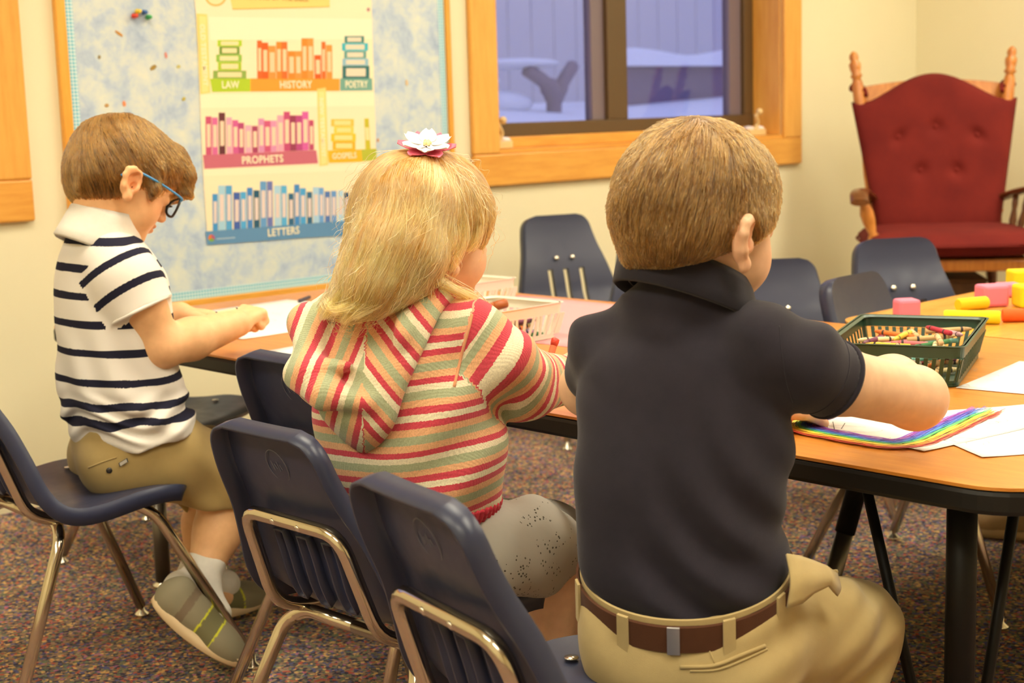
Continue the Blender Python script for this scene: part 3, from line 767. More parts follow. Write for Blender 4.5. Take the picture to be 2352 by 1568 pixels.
def cushion(name, fn, nu, nv, parent):
    fr = [[fn(i / nu, j / nv, 1) for j in range(nv + 1)] for i in range(nu + 1)]
    bk_ = [[fn(i / nu, j / nv, -1) for j in range(nv + 1)] for i in range(nu + 1)]
    m = MB(); m.grid(fr); m.grid([list(r) for r in bk_])
    o = m.build(name, M_RED, parent, smooth=True)
    bm = bmesh.new(); bm.from_mesh(o.data); bmesh.ops.remove_doubles(bm, verts=bm.verts, dist=.0008); bmesh.ops.recalc_face_normals(bm, faces=bm.faces); bm.to_mesh(o.data); bm.free()
    return o
TUFT = [(.25, .66), (.5, .66), (.77, .67), (.38, .40), (.64, .40)]
def back_fn(a, b, side):
    s = 2 * a - 1; hw = .232 + .088 * b
    top = 1.005 + .105 * max(0, math.cos(s * math.pi * .62)) ** 1.3
    z = .49 + (top - .49) * b; y = s * hw
    x = -.025 - .19 * (z - .49) / .6
    e = (1 - abs(s) ** 6) * (1 - abs(2 * b - 1) ** 8); e = max(e, 0) ** .45
    t = .036 * e
    if side > 0:
        for ta, tb in TUFT: t -= .022 * math.exp(-(((a - ta) * .55) ** 2 + ((b - tb) * .6) ** 2) / .0007)
    return (x + .045 + side * t, y, z)
bc = cushion('back_cushion', back_fn, 44, 44, rk)
for ta, tb in TUFT:
    p = back_fn(ta, tb, 1); MB().lathe([(.016, -.004), (.015, .003), (.008, .007), (.001, .008)], 10, Matrix.Translation(p) @ Matrix.Rotation(math.radians(78), 4, 'Y')).build('tuft_button', M_RED, bc, smooth=True)
for s in (1, -1):
    MB().tube(bez([(-.15, .27 * s, 1.05), (-.19, .315 * s, 1.055), (-.215, .30 * s, 1.075), (-.185, .268 * s, 1.06), (-.14, .262 * s, 1.03)], 5), .009, 6).build('tie', M_RED, bc, smooth=True)
def seat_fn(a, b, side):
    s = 2 * a - 1; q = 2 * b - 1; e = max((1 - abs(s) ** 5) * (1 - abs(q) ** 5), 0) ** .4
    return (.225 + .30 * q, s * .318 * (1 - .06 * (q < 0) * abs(q)), .482 + side * .047 * e + (.006 if side > 0 else 0))
sc = cushion('seat_cushion', seat_fn, 30, 26, rk)
MB().tube([(.225 + .302 * math.copysign(abs(math.cos(t)) ** .4, math.cos(t)), .32 * math.copysign(abs(math.sin(t)) ** .4, math.sin(t)), .482) for t in np.linspace(0, 2 * math.pi, 60, endpoint=False)], .005, 6, closed=True).build('piping', M_RED, sc, smooth=True)

# brown box pushed under the rocking chair
bx = empty('storage_box', (5.25, 3.06, 0), math.radians(219)); tag(bx, 'dark brown storage box pushed under the rocking chair', 'box')
M_BX = wood_mat('dark_brown_box_board', srgb(104, 72, 38), srgb(88, 58, 28), 5, 'x', .7)
for nm, lo, hi in (('side', (.0, -.20, .002), (.008, .13, .33)), ('side', (.312, -.20, .002), (.32, .13, .33)), ('side', (.008, -.20, .002), (.312, -.192, .33)), ('side', (.008, .122, .002), (.312, .13, .33)), ('bottom', (.008, -.192, .002), (.312, .122, .01)), ('lid', (-.004, -.205, .3305), (.324, .135, .342))):
    MB().box(lo, hi).build(nm, M_BX, bx, bevel=.002)
# ------------------------------------------------------------------ things on the tables
M_PAPER = mat('white_drawing_paper', (0.86, 0.85, 0.82), 0.8, spec=0.2)
M_PINKP = mat('pink_construction_paper', srgb(226, 158, 160), 0.85, spec=0.15)
def sheet_paper(name, label, x, y, w, h, rot, m, z=TZ + .0006, curl=0.0, group=None, nx=8):
    o = MB(); r = math.radians(rot); pts = []
    for i in range(nx + 1):
        row = []
        for j in range(nx + 1):
            a, b = (i / nx - .5) * w, (j / nx - .5) * h
            lift = curl * (max(0, abs(i / nx - .5) * 2 - .6) ** 2 + .6 * max(0, abs(j / nx - .5) * 2 - .7) ** 2)
            row.append((a, b, lift))
        pts.append(row)
    o.grid(pts); ob = o.build(name, m, solid=.0004, smooth=True); ob.location = (x, y, z); ob.rotation_euler = (0, 0, r)
    tag(ob, label, 'paper', group); return ob
pk = sheet_paper('pink_paper', 'large pink construction paper lying under the white crayon basket', 2.265, 2.21, .52, .80, 0, M_PINKP)
s1 = sheet_paper('drawing_paper', 'large white drawing paper under the hands of the striped-polo boy', 1.915, 2.80, .48, .46, 3, M_PAPER, curl=.004)
s2 = sheet_paper('drawing_paper', 'white paper lying in front of the empty pushed-in chair', 1.79, 2.28, .30, .26, 8, M_PAPER, curl=.003)
s3 = sheet_paper('colouring_page', 'white colouring page with a crayon rainbow under the arm of the dark-polo boy', 1.780, 1.098, .216, .279, -9, M_PAPER, z=TZ + .0016, curl=.004)
s4 = sheet_paper('colouring_page', 'white page with pencil scribbles partly under the rainbow page', 1.835, .965, .216, .279, -33, M_PAPER, z=TZ + .0008, curl=.006)
s5 = sheet_paper('colouring_page', 'white page with faint scrawl beside the green basket', 2.216, 1.080, .279, .216, 8, M_PAPER, z=TZ + .0007, curl=.003)

def ribbon(mb, pts, w, col, inv, z):
    """a flat crayon stroke on the page; pts are table points"""
    p = [np.array(q[:2]) for q in pts]; L = []; R = []
    for i in range(len(p)):
        t = p[min(i + 1, len(p) - 1)] - p[max(i - 1, 0)]; t = t / (np.linalg.norm(t) + 1e-9); n = np.array((-t[1], t[0])) * w / 2
        L.append(p[i] + n); R.append(p[i] - n)
    mb.cur = srgb(*col)
    vs = [tuple(inv @ Vector((a[0], a[1], z))) for a in L + R]; n = len(p)
    mb.add(vs, [(i, i + 1, n + i + 1, n + i) for i in range(n - 1)])
bpy.context.view_layer.update()
rb = MB(); inv = s3.matrix_world.inverted()
CL = [(-110, (150, 70, 190)), (-88, (96, 90, 200)), (-66, (70, 150, 210)), (-45, (90, 190, 110)), (-24, (240, 220, 70)), (-2, (240, 160, 60)), (14, (216, 84, 60))]
core = [(1960, 930), (1900, 950), (1850, 968), (1832, 980), (1850, 990), (1900, 1001), (1960, 1012), (2020, 1022), (2070, 1024), (2120, 1012), (2180, 985), (2240, 958), (2280, 940)]
cw = [onz(u, v, TZ) for u, v in bez(core, 6) and [tuple(q) for q in bez(core, 6)]]
ctr = np.mean(cw, axis=0)
rr = random.Random(4)
for d_, col in CL:
    for k in range(12):
        off = (d_ + rr.uniform(-12, 12)) / 110 * .038
        pts = []
        ph = rr.uniform(0, 6)
        for i, q in enumerate(cw):
            t = cw[min(i + 1, len(cw) - 1)] - cw[max(i - 1, 0)]; t = t / np.linalg.norm(t); n = np.array((t[1], -t[0], 0))
            if (q - ctr) @ n < 0: n = -n
            pts.append(q + n * (off + .0014 * math.sin(i * .8 + ph)) + n * .016)
        a = rr.randint(0, 8); b = len(pts) - rr.randint(0, 8)
        ribbon(rb, pts[a:b], .0016, [min(255, int(c * rr.uniform(.92, 1.12))) for c in col], inv, TZ + .0027 + .0001 * k)
for k in range(9):
    a0 = rr.uniform(0, 3); c0 = onz(rr.uniform(1930, 2010), rr.uniform(975, 1000), TZ)
    ribbon(rb, [c0 + np.array((.03 * math.cos(a0 + t) * (1 - t * .1), .05 * math.sin(a0 + t), 0)) for t in np.linspace(0, 2.2, 14)], .0007, (120, 110, 110), inv, TZ + .0030)
ribbon(rb, [onz(1913, 973, TZ), onz(1917, 993, TZ)], .0011, (60, 60, 60), inv, TZ + .0031)
ribbon(rb, [onz(1941, 976, TZ), onz(1932, 990, TZ)], .0011, (60, 60, 60), inv, TZ + .0031)
rb.build('crayon_marks', attr_mat('crayon_wax', rough=.6), s3)
def scribble(sheet, n, seed, col, box, name='pencil_marks', r0=.012):
    mb = MB(); iv = sheet.matrix_world.inverted(); q = random.Random(seed)
    for k in range(n):
        c = onz(q.uniform(box[0], box[1]), q.uniform(box[2], box[3]), TZ); a0 = q.uniform(0, 6); r = q.uniform(.4, 1.3) * r0; sp = q.uniform(1.2, 4.5)
        ribbon(mb, [c + np.array((r * math.cos(a0 + t), 1.4 * r * math.sin(a0 + t) + .002 * t, 0)) for t in np.linspace(0, sp, 14)], .0008, col, iv, sheet.location.z + .0012 + .0004)
    mb.build(name, attr_mat('crayon_wax'), sheet)
scribble(s4, 16, 5, (186, 178, 166), (2130, 2300, 965, 1035)); scribble(s5, 9, 8, (180, 176, 166), (2215, 2330, 850, 890), r0=.008); scribble(s1, 8, 3, (150, 130, 140), (620, 700, 690, 745))

# pencil on the big sheet
pe = empty('dark_crayon', onz(700, 686, TZ + .006), math.radians(35)); tag(pe, 'dark crayon lying on the large white drawing paper', 'crayon')
MB().tube([(-.04, 0, 0), (.035, 0, 0)], .0042, 8).build('wrapper', mat('charcoal_wrapper', srgb(70, 66, 80), .7), pe, smooth=True)
MB().tube([(.035, 0, 0), (.045, 0, 0)], [.0038, .0015], 8).build('tip', mat('charcoal_wax', srgb(50, 46, 56), .4), pe, smooth=True)

# ------------------------------------------------------------------ baskets
def make_basket(name, label, x, y, rot, L, W, H, m, zb=TZ + .0012, nL=16, nW=10, vee=False):
    """open slotted tray: floor, rim band, corner posts and one slat after the other"""
    r = empty(name, (x, y, zb), math.radians(rot)); tag(r, label, 'basket')
    ins = .90
    MB().prism(rrect(-L / 2 * ins, L / 2 * ins, -W / 2 * ins, W / 2 * ins, .015), 0, .003, 'z').build('tray_floor', m, r)
    def ringmesh(z0, z1, s0, s1, th):
        mb = MB(); o0 = rrect(-L / 2 * s0, L / 2 * s0, -W / 2 * s0, W / 2 * s0, .018); o1 = rrect(-L / 2 * s1, L / 2 * s1, -W / 2 * s1, W / 2 * s1, .018)
        i0 = [(a * (1 - th * 2 / L), b * (1 - th * 2 / W)) for a, b in o0]; i1 = [(a * (1 - th * 2 / L), b * (1 - th * 2 / W)) for a, b in o1]
        rows = [[(a, b, z0) for a, b in o0], [(a, b, z1) for a, b in o1], [(a, b, z1) for a, b in i1], [(a, b, z0) for a, b in i0]]
        mb.grid(rows, closed_u=True, closed_v=True); return mb
    ringmesh(H * .70, H, .985, 1.0, .0025).build('rim_band', m, r)
    ringmesh(H - .003, H, 1.0, 1.035, .008).build('rim_lip', m, r)
    ringmesh(.003, .009, .90, .905, .003).build('foot_band', m, r)
    def slat(p, q, w):
        p, q = np.array(p), np.array(q); t = np.array((w / 2, 0, 0)) if abs(p[1]) > W / 2 * .8 else np.array((0, w / 2, 0))
        n = np.array((0, .0012, 0)) if abs(p[1]) > W / 2 * .8 else np.array((.0012, 0, 0))
        mb = MB(); vs = [p - t - n, p + t - n, p + t + n, p - t + n, q - t - n, q + t - n, q + t + n, q - t + n]
        mb.add(vs, [(0, 1, 2, 3), (4, 5, 6, 7), (0, 1, 5, 4), (1, 2, 6, 5), (2, 3, 7, 6), (3, 0, 4, 7)]); mb.build('slat', m, r)
    for s in (1, -1):
        for i in range(nL + 1):
            f = i / nL * 2 - 1; w = .0062 if 0 < i < nL else .014
            fo = f + (.06 * (1 if i % 4 == 1 else -1 if i % 4 == 3 else 0) if vee else 0)
            slat((f * L / 2 * .88, s * W / 2 * .895, .008), (fo * L / 2 * .955 if vee else f * L / 2 * .955, s * W / 2 * .975, H * .69), w)
        for i in range(nW + 1):
            f = i / nW * 2 - 1; w = .0062 if 0 < i < nW else .012
            slat((s * L / 2 * .895, f * W / 2 * .86, .008), (s * L / 2 * .975, f * W / 2 * .94, H * .69), w)
    return r
M_GREEN = mat('dark_green_plastic', srgb(38, 72, 54), 0.38)
M_CREAM = mat('cream_basket_plastic', (0.80, 0.76, 0.62), 0.4)
GB = (2.17, 1.315, 22.7)
make_basket('crayon_basket', 'dark green plastic basket full of crayons', GB[0], GB[1], GB[2], .335, .215, .066, M_GREEN, nL=12, nW=16)
make_basket('crayon_basket', 'cream plastic basket with crayons on the pink paper next to the girl', 1.962, 2.128, 2, .255, .195, .070, M_CREAM, zb=TZ + .0018, nL=14, vee=True)
make_basket('crayon_basket', 'cream plastic basket standing behind the other cream basket', 2.215, 2.522, 2, .255, .195, .070, M_CREAM, zb=TZ + .0018, nL=14, vee=True)

# crayons
M_WRAPS = {}
def wrap_mat(nm, col):
    if nm not in M_WRAPS:
        w = mat('wrapper_' + nm, srgb(*col), .75); t = NT(w); v = t.coords()
        sx = t.n('ShaderNodeSeparateXYZ'); t.l(v, sx.inputs[0]); ab = t.n('ShaderNodeMath', operation='ABSOLUTE'); t.l(sx.outputs[0], ab.inputs[0])
        c = t.ramp(ab.outputs[0], [(0, srgb(*col)), (.0195, (.05, .04, .04)), (.0210, srgb(*col)), (.0240, (.05, .04, .04)), (.0255, srgb(*col))], 'CONSTANT'); t.l(c, t.b.inputs['Base Color'])
        M_WRAPS[nm] = (w, mat('wax_' + nm, srgb(*[int(a * .92) for a in col]), .4))
    return M_WRAPS[nm]
CRC = {'peach': (236, 190, 140), 'tan': (214, 176, 120), 'cream': (240, 222, 168), 'crimson': (196, 50, 70), 'rose': (222, 120, 124), 'orange': (234, 126, 54), 'yellow': (242, 206, 70),
       'mauve': (204, 160, 166), 'grey': (160, 148, 134), 'teal': (120, 176, 160), 'lilac': (200, 150, 206), 'brown': (150, 92, 56), 'green': (70, 130, 80), 'plum': (120, 60, 84)}
_cm = {}
def crayon(p, yaw, pitch, nm, label, group, L=.078):
    w, x = wrap_mat(nm, CRC[nm])
    o = empty('crayon', p); o.rotation_euler = (0, -pitch, yaw); tag(o, label, 'crayon', group)
    if nm not in _cm:
        a = MB().tube([(-L / 2, 0, 0), (L / 2 - .012, 0, 0)], .0044, 8); b = MB().tube([(L / 2 - .012, 0, 0), (L / 2 - .009, 0, 0), (L / 2 - .001, 0, 0), (L / 2, 0, 0)], [.0040, .0039, .0022, .0016], 8)
        A_, B_ = a.build('wrapper', w, o, smooth=True), b.build('tip', x, o, smooth=True); _cm[nm] = (A_.data, B_.data)
    else:
        for nm2, d in zip(('wrapper', 'tip'), _cm[nm]):
            q = bpy.data.objects.new(nm2, d); COL.objects.link(q); q.parent = o
    return o
rc_ = random.Random(21); names = list(CRC)
ca, sa = math.cos(math.radians(GB[2])), math.sin(math.radians(GB[2]))
mix = ['peach', 'cream', 'cream', 'peach', 'tan', 'mauve', 'orange', 'yellow', 'rose', 'cream', 'peach', 'crimson', 'grey', 'lilac', 'teal', 'brown', 'yellow', 'plum', 'green', 'tan']
for k in range(72):
    lay = k // 14
    a, b = rc_.uniform(-.112, .112), rc_.uniform(-.062, .062); nm = mix[k % len(mix)]
    yaw = rc_.uniform(0, 2 * math.pi)
    a = max(-.145 + .04 * abs(math.cos(yaw)), min(.145 - .04 * abs(math.cos(yaw)), a)); b = max(-.088 + .04 * abs(math.sin(yaw)), min(.088 - .04 * abs(math.sin(yaw)), b))
    crayon((GB[0] + a * ca - b * sa, GB[1] + a * sa + b * ca, TZ + .0105 + lay * .0098 + rc_.uniform(0, .003)), yaw + math.radians(GB[2]), rc_.uniform(-.08, .08) if lay else 0, nm, f'{nm} crayon lying in the dark green basket', 'crayons in the green basket')
for k in range(36):
    lay = k // 10; nm = ['green', 'lilac', 'teal', 'orange', 'brown', 'tan', 'plum', 'yellow', 'rose'][k % 9]
    a, b = rc_.uniform(-.065, .065), (rc_.uniform(-.072, -.05) if k % 2 else rc_.uniform(-.05, .05)); yaw = rc_.uniform(-.35, .35)
    crayon((1.962 + a, 2.128 + b, TZ + .011 + lay * .0092), yaw, 0, nm, f'{nm} crayon lying in the cream basket next to the girl', 'crayons in the cream basket')
mk = empty('marker', P(1165, 712, 2.93) , 0); mk.location = (1.955, 2.14, TZ + .062); mk.rotation_euler = (0, math.radians(-9), math.radians(-25)); tag(mk, 'thick brown marker resting in the cream basket', 'marker')
MB().tube([(-.05, 0, 0), (.035, 0, 0)], .0085, 12).build('barrel', mat('brown_marker_plastic', srgb(186, 104, 54), .4), mk, smooth=True)
MB().tube([(.035, 0, 0), (.06, 0, 0), (.063, 0, 0)], [.0095, .0095, .008], 12).build('cap', mat('brown_cap_plastic', srgb(176, 96, 48), .35), mk, smooth=True)

# ------------------------------------------------------------------ foam blocks on the second table
def block(u, v, size, rot, col, nm, label, z=TZ, h=None):
    p = onz(u, v, z); h = h or size
    o = MB().box((-size / 2, -size / 2, .0005), (size / 2, size / 2, h)).build('foam_block', mat('foam_' + nm, srgb(*col), .7, spec=.2), bevel=.006)
    o.location = (p[0], p[1], z); o.rotation_euler = (0, 0, math.radians(rot)); tag(o, label, 'foam block', 'foam blocks on the second table'); return o
PINK, YEL, ORA = (240, 132, 158), (240, 222, 40), (236, 104, 44)
block(2082, 728, .046, 52, PINK, 'pink', 'low pink foam block just behind the dark green basket', h=.038)
block(2277, 702, .056, 55, PINK, 'pink', 'pink foam cube behind the short yellow foam cylinder', h=.046)
d1 = block(2362, 704, .056, 50, YEL, 'yellow', 'yellow foam die with plum spots next to the pink cube', h=.048)
m = MB()
for dy, dz in ((-.010, .026), (.012, .014), (.012, .038)):
    m.add([(-.0283, dy + .005 * math.cos(a), dz + .006 * math.sin(a)) for a in np.linspace(0, 2 * math.pi, 12, endpoint=False)], [tuple(range(12))])
    m.add([(dy + .005 * math.cos(a), -.0283, dz + .006 * math.sin(a)) for a in np.linspace(0, 2 * math.pi, 12, endpoint=False)], [tuple(range(12))])
m.build('spots', mat('plum_ink', srgb(130, 60, 90), .7), d1)
block(2316, 680, .052, 50, PINK, 'pink', 'flat pink foam block in front of the yellow foam cube', h=.030)
block(2346, 664, .058, 48, YEL, 'yellow', 'yellow foam cube farthest back on the second table', h=.046)
def cyl(u0, v0, u1, v1, r, col, nm, label):
    p, q = onz(u0, v0, TZ + r), onz(u1, v1, TZ + r); c = (p + q) / 2; d = q - p; L = np.linalg.norm(d)
    o = MB().tube([(-L / 2, 0, 0), (-L / 2 + .003, 0, 0), (L / 2 - .003, 0, 0), (L / 2, 0, 0)], [r * .85, r, r, r * .85], 20).build('foam_cylinder', mat('foam_' + nm, srgb(*col), .7, spec=.2), angle=40)
    o.location = c; o.rotation_euler = (0, 0, math.atan2(d[1], d[0])); tag(o, label, 'foam cylinder', 'foam cylinders on the second table')
cyl(2168, 727, 2298, 729, .0135, YEL, 'yellow', 'long yellow foam cylinder behind the dark green basket')
cyl(2302, 724, 2470, 722, .0135, ORA, 'orange', 'orange foam cylinder lying end to end with the long yellow one')
cyl(2200, 700, 2266, 694, .0135, (242, 206, 40), 'golden', 'short golden yellow foam cylinder in front of the pink cube')
# ------------------------------------------------------------------ smooth fields -> one continuous surface
def nrm(v): v = np.array(v, float); return v / np.linalg.norm(v)

def smin(a, b, k):
    h = np.clip(0.5 + 0.5 * (b - a) / k, 0, 1); return b * (1 - h) + a * h - k * h * (1 - h)

class Field:
    def __init__(s): s.pr = []; s.post = None
    def add(s, fn, lo, hi, k=.012, op='u'):
        s.pr.append((fn, np.array(lo, float), np.array(hi, float), k, op)); return s
    def rc(s, p0, r0, p1, r1, k=.012, op='u'):
        p0, p1 = np.array(p0, float), np.array(p1, float); d = p1 - p0; L2 = d @ d + 1e-12; r = max(r0, r1)
        def fn(P_):
            q = P_ - p0; t = np.clip((q @ d) / L2, 0, 1); w = q - t[:, None] * d
            return np.sqrt((w * w).sum(1)) - (r0 + (r1 - r0) * t)
        return s.add(fn, np.minimum(p0, p1) - r, np.maximum(p0, p1) + r, k, op)
    def cone(s, p0, r0, p1, r1, k=.012, op='u'):
        """rounded at p0, cut flat at p1: a sleeve or a trouser leg"""
        p0, p1 = np.array(p0, float), np.array(p1, float); d = p1 - p0; L2 = d @ d; dn = d / math.sqrt(L2); r = max(r0, r1)
        def fn(P_):
            q = P_ - p0; t = np.clip((q @ d) / L2, 0, 1.3); w = q - t[:, None] * d
            return np.maximum(np.sqrt((w * w).sum(1)) - (r0 + (r1 - r0) * np.minimum(t, 1)), (P_ - p1) @ dn)
        return s.add(fn, np.minimum(p0, p1) - r, np.maximum(p0, p1) + r, k, op)
    def chain(s, pts, rs, k=.012, op='u'):
        for a, b, ra, rb in zip(pts[:-1], pts[1:], rs[:-1], rs[1:]): s.rc(a, ra, b, rb, k, op)
        return s
    def el(s, c, r, ax=None, k=.012, op='u'):
        c = np.array(c, float); r = np.array(r, float); A = np.eye(3) if ax is None else np.array(ax, float)
        def fn(P_):
            q = (P_ - c) @ A.T; a = np.sqrt(((q / r) ** 2).sum(1)); b = np.sqrt(((q / (r * r)) ** 2).sum(1)) + 1e-9
            return a * (a - 1) / b
        R = r.max() if ax is not None else r
        return s.add(fn, c - R, c + R, k, op)
    def loft(s, st, Rt, Fw, up=(0, 0, 1), k=.012, op='u', n=2.3, shear=None, sm=4):
        """st rows: centre(3), half width, half depth front, half depth back"""
        st = [np.concatenate([np.array(a[0], float), np.array(a[1:], float)]) for a in st]
        st = np.array(bez(st, sm)) if len(st) > 2 else np.array(st)
        up = nrm(up); Rt, Fw = np.array(Rt, float), np.array(Fw, float); T_ = st[:, :3] @ up; o = np.argsort(T_); st, T_ = st[o], T_[o]
        def fn(P_):
            t = P_ @ up
            if shear is not None:
                c0 = np.stack([np.interp(t, T_, st[:, i]) for i in range(3)], 1); t = t + shear(t) * ((P_ - c0) @ Fw)
            c = np.stack([np.interp(t, T_, st[:, i]) for i in range(3)], 1); a, bf, bb = (np.interp(t, T_, st[:, i]) for i in (3, 4, 5))
            q = P_ - c; x = np.abs(q @ Rt) / a; y = q @ Fw; b = np.where(y > 0, bf, bb); e = (x ** n + (np.abs(y) / b) ** n) ** (1 / n)
            return np.maximum((e - 1) * np.minimum(a, b), np.maximum(T_[0] - t, t - T_[-1]))
        R = st[:, 3:].max()
        return s.add(fn, st[:, :3].min(0) - R - (.06 if shear is not None else 0), st[:, :3].max(0) + R + (.06 if shear is not None else 0), k, op)
    def ev(s, P_):
        F = np.full(len(P_), 1.0)
        for fn, lo, hi, k, op in s.pr:
            m = k + .035
            idx = np.nonzero(((P_ > lo - m) & (P_ < hi + m)).all(1))[0]
            if len(idx) == 0: continue
            d = fn(P_[idx])
            F[idx] = smin(F[idx], d, k) if op == 'u' else -smin(-F[idx], d, k)
        if s.post is not None:
            idx = np.nonzero(np.abs(F) < .04)[0]
            if len(idx): F[idx] = s.post(P_[idx], F[idx])
        return F
    def grad(s, P_, e=.0012):
        g = np.zeros_like(P_)
        for i in range(3):
            d = np.zeros(3); d[i] = e; g[:, i] = (s.ev(P_ + d) - s.ev(P_ - d)) / (2 * e)
        return g
    def surface(s, h, proj=2):
        u = [p for p in s.pr if p[4] == 'u']
        lo = np.min([p[1] for p in u], 0) - 3 * h; hi = np.max([p[2] for p in u], 0) + 3 * h
        n = np.ceil((hi - lo) / h).astype(int) + 1
        ax = [lo[i] + h * np.arange(n[i]) for i in range(3)]
        F = np.full(n, 1.0, np.float32)
        for fn, a, b, k, op in s.pr:
            m = k + 4 * h
            i0 = np.clip(np.floor((a - m - lo) / h).astype(int), 0, n - 1); i1 = np.clip(np.ceil((b + m - lo) / h).astype(int) + 1, 1, n)
            if (i1 <= i0).any(): continue
            g = np.stack(np.meshgrid(*[ax[i][i0[i]:i1[i]] for i in range(3)], indexing='ij'), -1); sh = g.shape[:3]
            sl = tuple(slice(i0[i], i1[i]) for i in range(3))
            cur = F[sl].reshape(-1)
            pts = g.reshape(-1, 3)
            if op != 'u':
                ix = np.nonzero(cur < .1)[0]
                if len(ix): cur = cur.copy(); cur[ix] = -smin(-cur[ix], fn(pts[ix]), k)
                F[sl] = cur.reshape(sh)
            else:
                F[sl] = smin(cur, fn(pts), k).reshape(sh)
        if s.post is not None:
            ix = np.nonzero(np.abs(F.reshape(-1)) < .03)[0]; i3 = np.stack(np.unravel_index(ix, F.shape), 1)
            f = F.reshape(-1); f[ix] = s.post(lo + h * i3, f[ix].astype(float))
        I = F < 0
        c = np.zeros([q - 1 for q in n], np.int8)
        for dx in (0, 1):
            for dy in (0, 1):
                for dz in (0, 1): c += I[dx:n[0] - 1 + dx, dy:n[1] - 1 + dy, dz:n[2] - 1 + dz]
        act = np.argwhere((c > 0) & (c < 8)); vid = np.full(c.shape, -1, np.int64); vid[tuple(act.T)] = np.arange(len(act))
        acc = np.zeros((len(act), 3)); cnt = np.zeros(len(act))
        cor = [(0, 0, 0), (1, 0, 0), (0, 1, 0), (1, 1, 0), (0, 0, 1), (1, 0, 1), (0, 1, 1), (1, 1, 1)]
        for a, b in ((0, 1), (2, 3), (4, 5), (6, 7), (0, 2), (1, 3), (4, 6), (5, 7), (0, 4), (1, 5), (2, 6), (3, 7)):
            A_, B_ = act + cor[a], act + cor[b]; fa, fb = F[tuple(A_.T)], F[tuple(B_.T)]; x = (fa < 0) != (fb < 0)
            t = np.where(x, fa / (fa - fb + 1e-12), 0)[:, None]; acc += np.where(x[:, None], A_ + (B_ - A_) * t, 0); cnt += x
        V = lo + h * acc / cnt[:, None]
        faces = []
        for axn in range(3):
            o1, o2 = [i for i in range(3) if i != axn]
            sl0 = [slice(None)] * 3; sl1 = [slice(None)] * 3; sl0[axn] = slice(0, -1); sl1[axn] = slice(1, None)
            e = np.argwhere(I[tuple(sl0)] != I[tuple(sl1)]); e = e[(e[:, o1] > 0) & (e[:, o2] > 0) & (e[:, o1] < n[o1] - 1) & (e[:, o2] < n[o2] - 1)]
            q = []
            for d1, d2 in ((-1, -1), (0, -1), (0, 0), (-1, 0)):
                w = e.copy(); w[:, o1] += d1; w[:, o2] += d2; q.append(vid[tuple(w.T)])
            q = np.stack(q, 1); flip = I[tuple(e.T)]
            if axn == 1: flip = ~flip
            q[~flip] = q[~flip][:, ::-1]
            faces.append(q[(q >= 0).all(1)])
        Fc = np.concatenate(faces)
        for _ in range(proj):
            f = s.ev(V); g = s.grad(V); g2 = (g * g).sum(1) + 1e-6
            st = np.clip(f / g2, -h, h)[:, None] * g; V = V - .8 * st
        return V, Fc

def mesh_obj(name, V, Fc, material, parent=None, attrs=None, smooth_it=0):
    me = bpy.data.meshes.new(name); me.vertices.add(len(V)); me.vertices.foreach_set('co', V.astype(np.float32).ravel())
    me.loops.add(Fc.size); me.loops.foreach_set('vertex_index', Fc.astype(np.int32).ravel())
    me.polygons.add(len(Fc)); me.polygons.foreach_set('loop_start', np.arange(0, Fc.size, Fc.shape[1], dtype=np.int32))
    me.update(calc_edges=True); me.validate()
    me.polygons.foreach_set('use_smooth', np.ones(len(me.polygons), bool))
    for k, a in (attrs or {}).items():
        if a.ndim == 1:
            at = me.attributes.new(k, 'FLOAT', 'POINT'); at.data.foreach_set('value', a.astype(np.float32))
        else:
            at = me.attributes.new(k, 'FLOAT_COLOR', 'POINT'); at.data.foreach_set('color', np.concatenate([a, np.ones((len(a), 1))], 1).astype(np.float32).ravel())
    me.materials.append(material)
    o = bpy.data.objects.new(name, me); COL.objects.link(o)
    if parent is not None:
        o.parent = parent
        if parent.type == 'EMPTY': o.matrix_parent_inverse = parent.matrix_basis.inverted()
    if smooth_it: md = o.modifiers.new('smooth', 'SMOOTH'); md.factor = .5; md.iterations = smooth_it
    return o

class Waves:
    """cheap smooth noise: a sum of random sines"""
    def __init__(s, seed, n=10, f=(8, 30), stretch=(1, 1, 1)):
        g = np.random.default_rng(seed); d = g.normal(size=(n, 3)); d /= np.linalg.norm(d, axis=1)[:, None]
        s.k = d * g.uniform(*f, size=(n, 1)) * np.array(stretch); s.p = g.uniform(0, 6.28, n); s.a = 1 / np.linalg.norm(s.k, axis=1) * f[0]
    def __call__(s, P_): return (np.sin(P_ @ s.k.T + s.p) * s.a).sum(1) / s.a.sum() * 2.2

